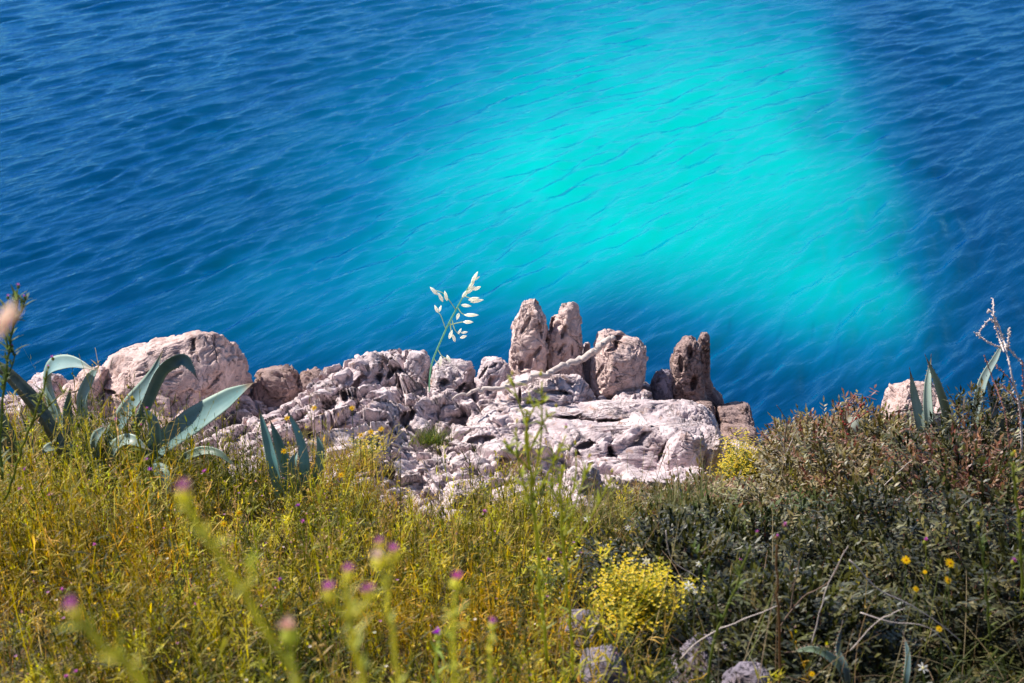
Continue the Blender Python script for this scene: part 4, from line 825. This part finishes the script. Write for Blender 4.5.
def daisy(label, px, py, Y, s, seed, col=(.85, .52, .01), ctr=(.6, .3, .01), npet=12, name='yellow_daisy', cat='daisy', group='yellow daisies', stemto=None):
    rs = RS(seed); c = P(px, py, Y); base = P(px+rs.randint(-6, 7), py+45, Y)
    o = empty(name, base, label, cat, group); A = Acc(); A.add(*tube([base, (base+c)/2+rs.normal(0, .01, 3), c-np.array([0, 0, .003])], [.0022, .0014], 6), (.13, .17, .05)); A.build('stem', M_leaf, o, loc=base)
    d = np.array([rs.normal(0, .2), -.55, .8]); d /= np.linalg.norm(d); u = np.cross(d, [1, 0, 0]); u /= np.linalg.norm(u); v = np.cross(d, u)
    Pt = Acc()
    for k in range(npet):
        a = 6.283*k/npet+rs.normal(0, .06); r_ = u*math.cos(a)+v*math.sin(a); w = np.cross(d, r_); L = s*(.9+.2*rs.rand())
        q = [c+r_*L*t+w*x*s+d*(.06*s*(t*(1-t)*4)-.05*s*abs(x)) for t, x in ((.15, -.08), (.15, .08), (.6, .17), (.6, -.17), (.95, .10), (.95, -.10), (1.02, 0))]
        Pt.add(q, [np.array([[0, 1, 2, 3], [3, 2, 4, 5]]), np.array([[5, 4, 6]])], np.array(col)*(.85+.3*rs.rand()))
    Pt.build('petals', M_petal, o, loc=base)
    D = Acc(); D.add(*ellip(c-d*s*.08, d, s*.3, s*.3, 10, 6), ctr); D.build('disc', M_petal, o, loc=base)
for i, (a, b_, w) in enumerate([(906, 560, 'left of the four largest, facing up before the dark shrub'), (950, 563, 'upper right of the cluster in the dark shrubs'), (948, 580, 'just under the upper right one in the dark shrubs'), (916, 589, 'lower left of the cluster in the dark shrubs'), (925, 572, 'smallest, in the middle of the cluster in the dark shrubs'), (939, 629, 'half hidden in twigs below the cluster'), (812, 674, 'at the bottom edge left of the arching agave leaf')]):
    daisy('yellow daisy '+w, a, b_, 3.7, (.016, .018, .016, .012, .008, .012, .011)[i], 300+i)
for i, (a, b_, w) in enumerate([(284, 451, 'in front of the small agave'), (314, 408, 'against the tilted slab, upper left'), (287, 418, 'over the tip of the small agave'), (352, 408, 'against the middle of the tilted slab'), (361, 435, 'above the straw tuft, left'), (371, 432, 'above the straw tuft, middle'), (381, 429, 'above the straw tuft, right'), (341, 475, 'at the foot of the tilted slab'), (239, 513, 'right of the agave base'), (224, 524, 'in the weeds below the broad agave leaf'), (44, 517, 'in the weeds at the left')]):
    daisy('small yellow flower '+w, a, b_, np.interp(b_, [400, 480, 520], [6.3, 5.6, 5.0]), .018, 320+i, npet=8, name='yellow_flower', cat='flower', group='small yellow flowers')
for i, (a, b_, w, s) in enumerate([(689, 586, 'largest, in front of the dark shrub', .022), (721, 511, 'under the grey-green shrub', .022), (646, 561, 'above the bright yellow shrub', .018), (699, 564, 'just above the largest white one', .014), (923, 668, 'at the bottom edge in the dark corner', .02), (556, 514, 'under the lowest pale rock, left', .018), (587, 519, 'under the lowest pale rock, right', .018), (628, 528, 'in the dark grass right of centre', .016), (695, 592, 'touching the largest white one', .01)]):
    daisy('white flower '+w, a, b_, np.interp(b_, [500, 560, 680], [5.6, 4.2, 3.4]), s, 340+i, col=(.8, .78, .76), ctr=(.7, .65, .4), npet=6, name='white_flower', cat='flower', group='white wild flowers')

# wild oat in focus
YO = 8.3; base = P(429, 392, YO)
rs = RS(77)
oat = empty('wild_oat', base, 'wild oat stem with glowing white spikelets rising from the ledge against the sea', 'wild oat')
px = px_at(YO)
A = Acc(); pts = [base, P(430, 375, YO), P(432, 363, YO), P(436, 352, YO), P(448, 325, YO), P(458, 306, YO), P(468, 288, YO), P(476, 276, YO)]
A.add(*tube(pts, [.0055, .006, .006, .006, .006, .005, .004, .003], 8, k=60), (.30, .52, .38)); A.build('stem', M_leaf, oat, loc=base)
for br in [[(456, 310), (449, 300), (443, 293), (434, 290)], [(446, 330), (441, 316), (438, 312)], [(458, 308), (463, 314), (475, 315)], [(452, 320), (455, 330), (460, 335)], [(449, 325), (462, 322), (470, 323)], [(464, 296), (470, 298), (478, 299)], [(450, 322), (452, 336), (455, 340)], [(438, 350), (442, 356), (448, 359)], [(436, 352), (434, 358), (438, 364)]]:
    A = Acc(); A.add(*tube([P(a, b_, YO+.03*(i % 2)) for i, (a, b_) in enumerate(br)], [.0035, .0025], 5, k=12), (.6, .66, .45)); A.build('twig', M_leaf, oat, loc=base)
for a, b_, a2, b2_ in [(438, 295, 431, 288), (443, 302, 439, 294), (447, 301, 445, 292), (438, 313, 435, 306), (439, 312, 441, 306), (464, 315, 477, 315), (463, 322, 472, 322), (468, 300, 478, 298), (470, 302, 482, 300), (466, 294, 474, 287), (462, 298, 468, 290), (468, 290, 474, 281), (471, 284, 477, 273), (473, 290, 480, 287), (461, 333, 467, 332), (458, 334, 461, 329), (460, 338, 466, 336), (455, 342, 453, 335), (449, 339, 452, 331), (459, 313, 457, 319), (447, 355, 450, 362), (441, 356, 440, 366), (461, 305, 470, 306), (474, 280, 479, 277)]:
    s0 = P(a, b_, YO); s1 = P(a2, b2_, YO); A = Acc(); L = np.linalg.norm(s1-s0)*1.15
    A.add(*ellip(s0, s1-s0, L, min(.013, L*rs.uniform(.15, .23)), 8, 6), (.95, .93, .84)); A.build('spikelet', M_petal, oat, loc=base)

# pale dry stems at the right edge
YD = 5.2; base = P(1012, 450, YD)
dr = empty('dry_plant', base, 'pale leafless branching dry stems at the right edge against the sea', 'dry plant')
rs = RS(400)
def hairy(br, r, mat, name):
    A = Acc(); pts = [P(a, b_, YD+.04*rs.normal()) for a, b_ in br]; A.add(*tube(pts, [r, r*.6], 7, k=30, jitter=.0012, seed=rs.randint(99)))
    path = crom(pts, 40)
    for i in range(2, 40, 1):
        d = rs.normal(size=3); A.add(*ellip(path[i], d, .011, .003, 5, 2))
    A.build(name, mat, dr, loc=base)
for br in [[(1006, 348), (1000, 330), (990, 320), (978, 334)], [(1006, 348), (1000, 330), (992, 312), (987, 312)], [(1004, 352), (998, 335), (994, 318), (993, 299)], [(1008, 350), (1009, 335), (1009, 328)], [(1004, 350), (985, 340), (975, 333)], [(1004, 345), (1012, 352), (1024, 365)]]:
    hairy(br, .0034, M_pale, 'branch')
hairy([(1022, 450), (1020, 410), (1012, 375), (1005, 346)], .005, M_pale, 'stem')
for br in [[(1010, 450), (1004, 410), (990, 372), (985, 356)], [(1020, 430), (1018, 400), (1010, 380), (996, 366)], [(1024, 410), (1012, 395), (1002, 385)], [(1030, 420), (1024, 390), (1022, 360)]]:
    hairy(br, .003, M_redtwig, 'twig')
# reddish seed-bearing twigs on the crest
def twigs(label, brs, Y, mat, r, seed, name='dry_twig', beads=None, nb=0, group='dry twigs on the crest'):
    rs = RS(seed); base = P(*brs[0][0], Y); A = Acc()
    for br in brs: A.add(*tube([P(a, b_, Y+.02*rs.normal()) for a, b_ in br], [r, r*.5], 6, k=18, jitter=r, seed=seed))
    o = A.build(name, mat, loc=base); tag(o, label, 'twig', group)
    if beads:
        for br in brs:
            path = crom([P(a, b_, Y) for a, b_ in br], 30)
            for i in rs.randint(8, 30, nb//3):
                Bd = Acc(); Bd.add(*ellip(path[i]+rs.normal(0, .008, 3), rs.normal(size=3), .022, .007, 6, 3), beads)
                q = Bd.build('seed_pod', M_leaf, o, loc=base); q.location = (0, 0, 0)
twigs('reddish seeding twig rising from the shrubs left of the pale agave leaf', [[(848, 470), (847, 440), (846, 410), (855, 394)], [(847, 430), (858, 410), (866, 400)], [(847, 440), (842, 415), (840, 405)], [(847, 425), (862, 415), (875, 408)]], 6.4, M_redtwig, .004, 411, beads=(.35, .08, .07), nb=16)
twigs('thin curved green twig rising alone at the dip of the crest', [[(784, 470), (785, 440), (786, 420), (777, 405)]], 6.6, M_twig, .004, 412)
twigs('grey bare twiglets beside the yellow shrub on the crest', [[(786, 470), (783, 445), (778, 432)], [(785, 455), (792, 440), (797, 428)], [(786, 450), (778, 440), (774, 436)], [(786, 460), (795, 448), (800, 445)]], 6.5, M_wood, .003, 413)
twigs('dry reddish twig beside the reddish rock on the crest', [[(812, 480), (806, 450), (800, 425)], [(808, 460), (815, 440), (818, 425)]], 6.5, M_redtwig, .003, 414, beads=(.3, .1, .08), nb=12)
twigs('long pale twig lying diagonally over the dark shrub at lower centre right', [[(680, 660), (700, 640), (730, 625), (780, 605)]], 3.6, M_wood, .003, 415, group='pale fallen twigs')
twigs('thin curved pale twig hanging in front of the dark right-centre shrub', [[(666, 530), (672, 560), (700, 580), (730, 622)]], 4.2, M_wood, .0025, 416, group='pale fallen twigs')
twigs('pale straight twig crossing the dark shrub, steepest of the fallen twigs', [[(812, 645), (820, 610), (832, 575), (848, 545)]], 3.7, M_wood, .0025, 417, group='pale fallen twigs')
twigs('long bent pale stalk crossing under the yellow daisies', [[(850, 560), (880, 590), (920, 610), (960, 640)]], 3.6, M_wood, .0028, 418, group='pale fallen twigs')
twigs('low arching straw stalk below the yellow daisies', [[(860, 612), (890, 622), (930, 628), (955, 655)], [(850, 650), (880, 620), (905, 608)]], 3.6, M_wood, .0022, 419, group='pale fallen twigs')
twigs('pale twig on the crest slope pointing up to the right', [[(875, 500), (885, 485), (900, 470), (912, 460)]], 5.6, M_wood, .003, 420, group='pale fallen twigs')
twigs('brown twig fork in front of the lower right shrub', [[(770, 640), (800, 600), (830, 580), (845, 550)], [(790, 610), (795, 580), (800, 560)]], 3.9, M_twig, .003, 421, group='pale fallen twigs')

# ------------------------------------------------------------------ light
w = bpy.data.worlds.new("World"); scene.world = w; w.use_nodes = True; nt = w.node_tree; nt.nodes.clear()
sun_from = np.array([-.60, .26, .76]); sun_from /= np.linalg.norm(sun_from)
sky = nt.nodes.new('ShaderNodeTexSky'); sky.sky_type = 'NISHITA'; sky.sun_disc = False
sky.sun_elevation = math.asin(sun_from[2]); sky.sun_rotation = math.atan2(sun_from[0], sun_from[1]); sky.air_density = 1.0; sky.dust_density = .2; sky.ozone_density = 3.0
bg = nt.nodes.new('ShaderNodeBackground'); bg.inputs['Strength'].default_value = .085
wo = nt.nodes.new('ShaderNodeOutputWorld'); nt.links.new(sky.outputs[0], bg.inputs[0]); nt.links.new(bg.outputs[0], wo.inputs[0])
ld = bpy.data.lights.new('sun', 'SUN'); ld.energy = 5.0; ld.angle = R(.5); ld.color = (1, .94, .84)
lo = bpy.data.objects.new('sun', ld); COL.objects.link(lo); lo.rotation_euler = Vector(sun_from).to_track_quat('Z', 'Y').to_euler()
vs = scene.view_settings; vs.view_transform = 'Standard'; vs.look = 'None'; vs.gamma = 1; vs.exposure = .6; vs.use_curve_mapping = False
cy = scene.cycles; cy.max_bounces = 6; cy.diffuse_bounces = 3; cy.glossy_bounces = 3; cy.transparent_max_bounces = 8; cy.caustics_reflective = False; cy.caustics_refractive = False
cy.sample_clamp_indirect = 4
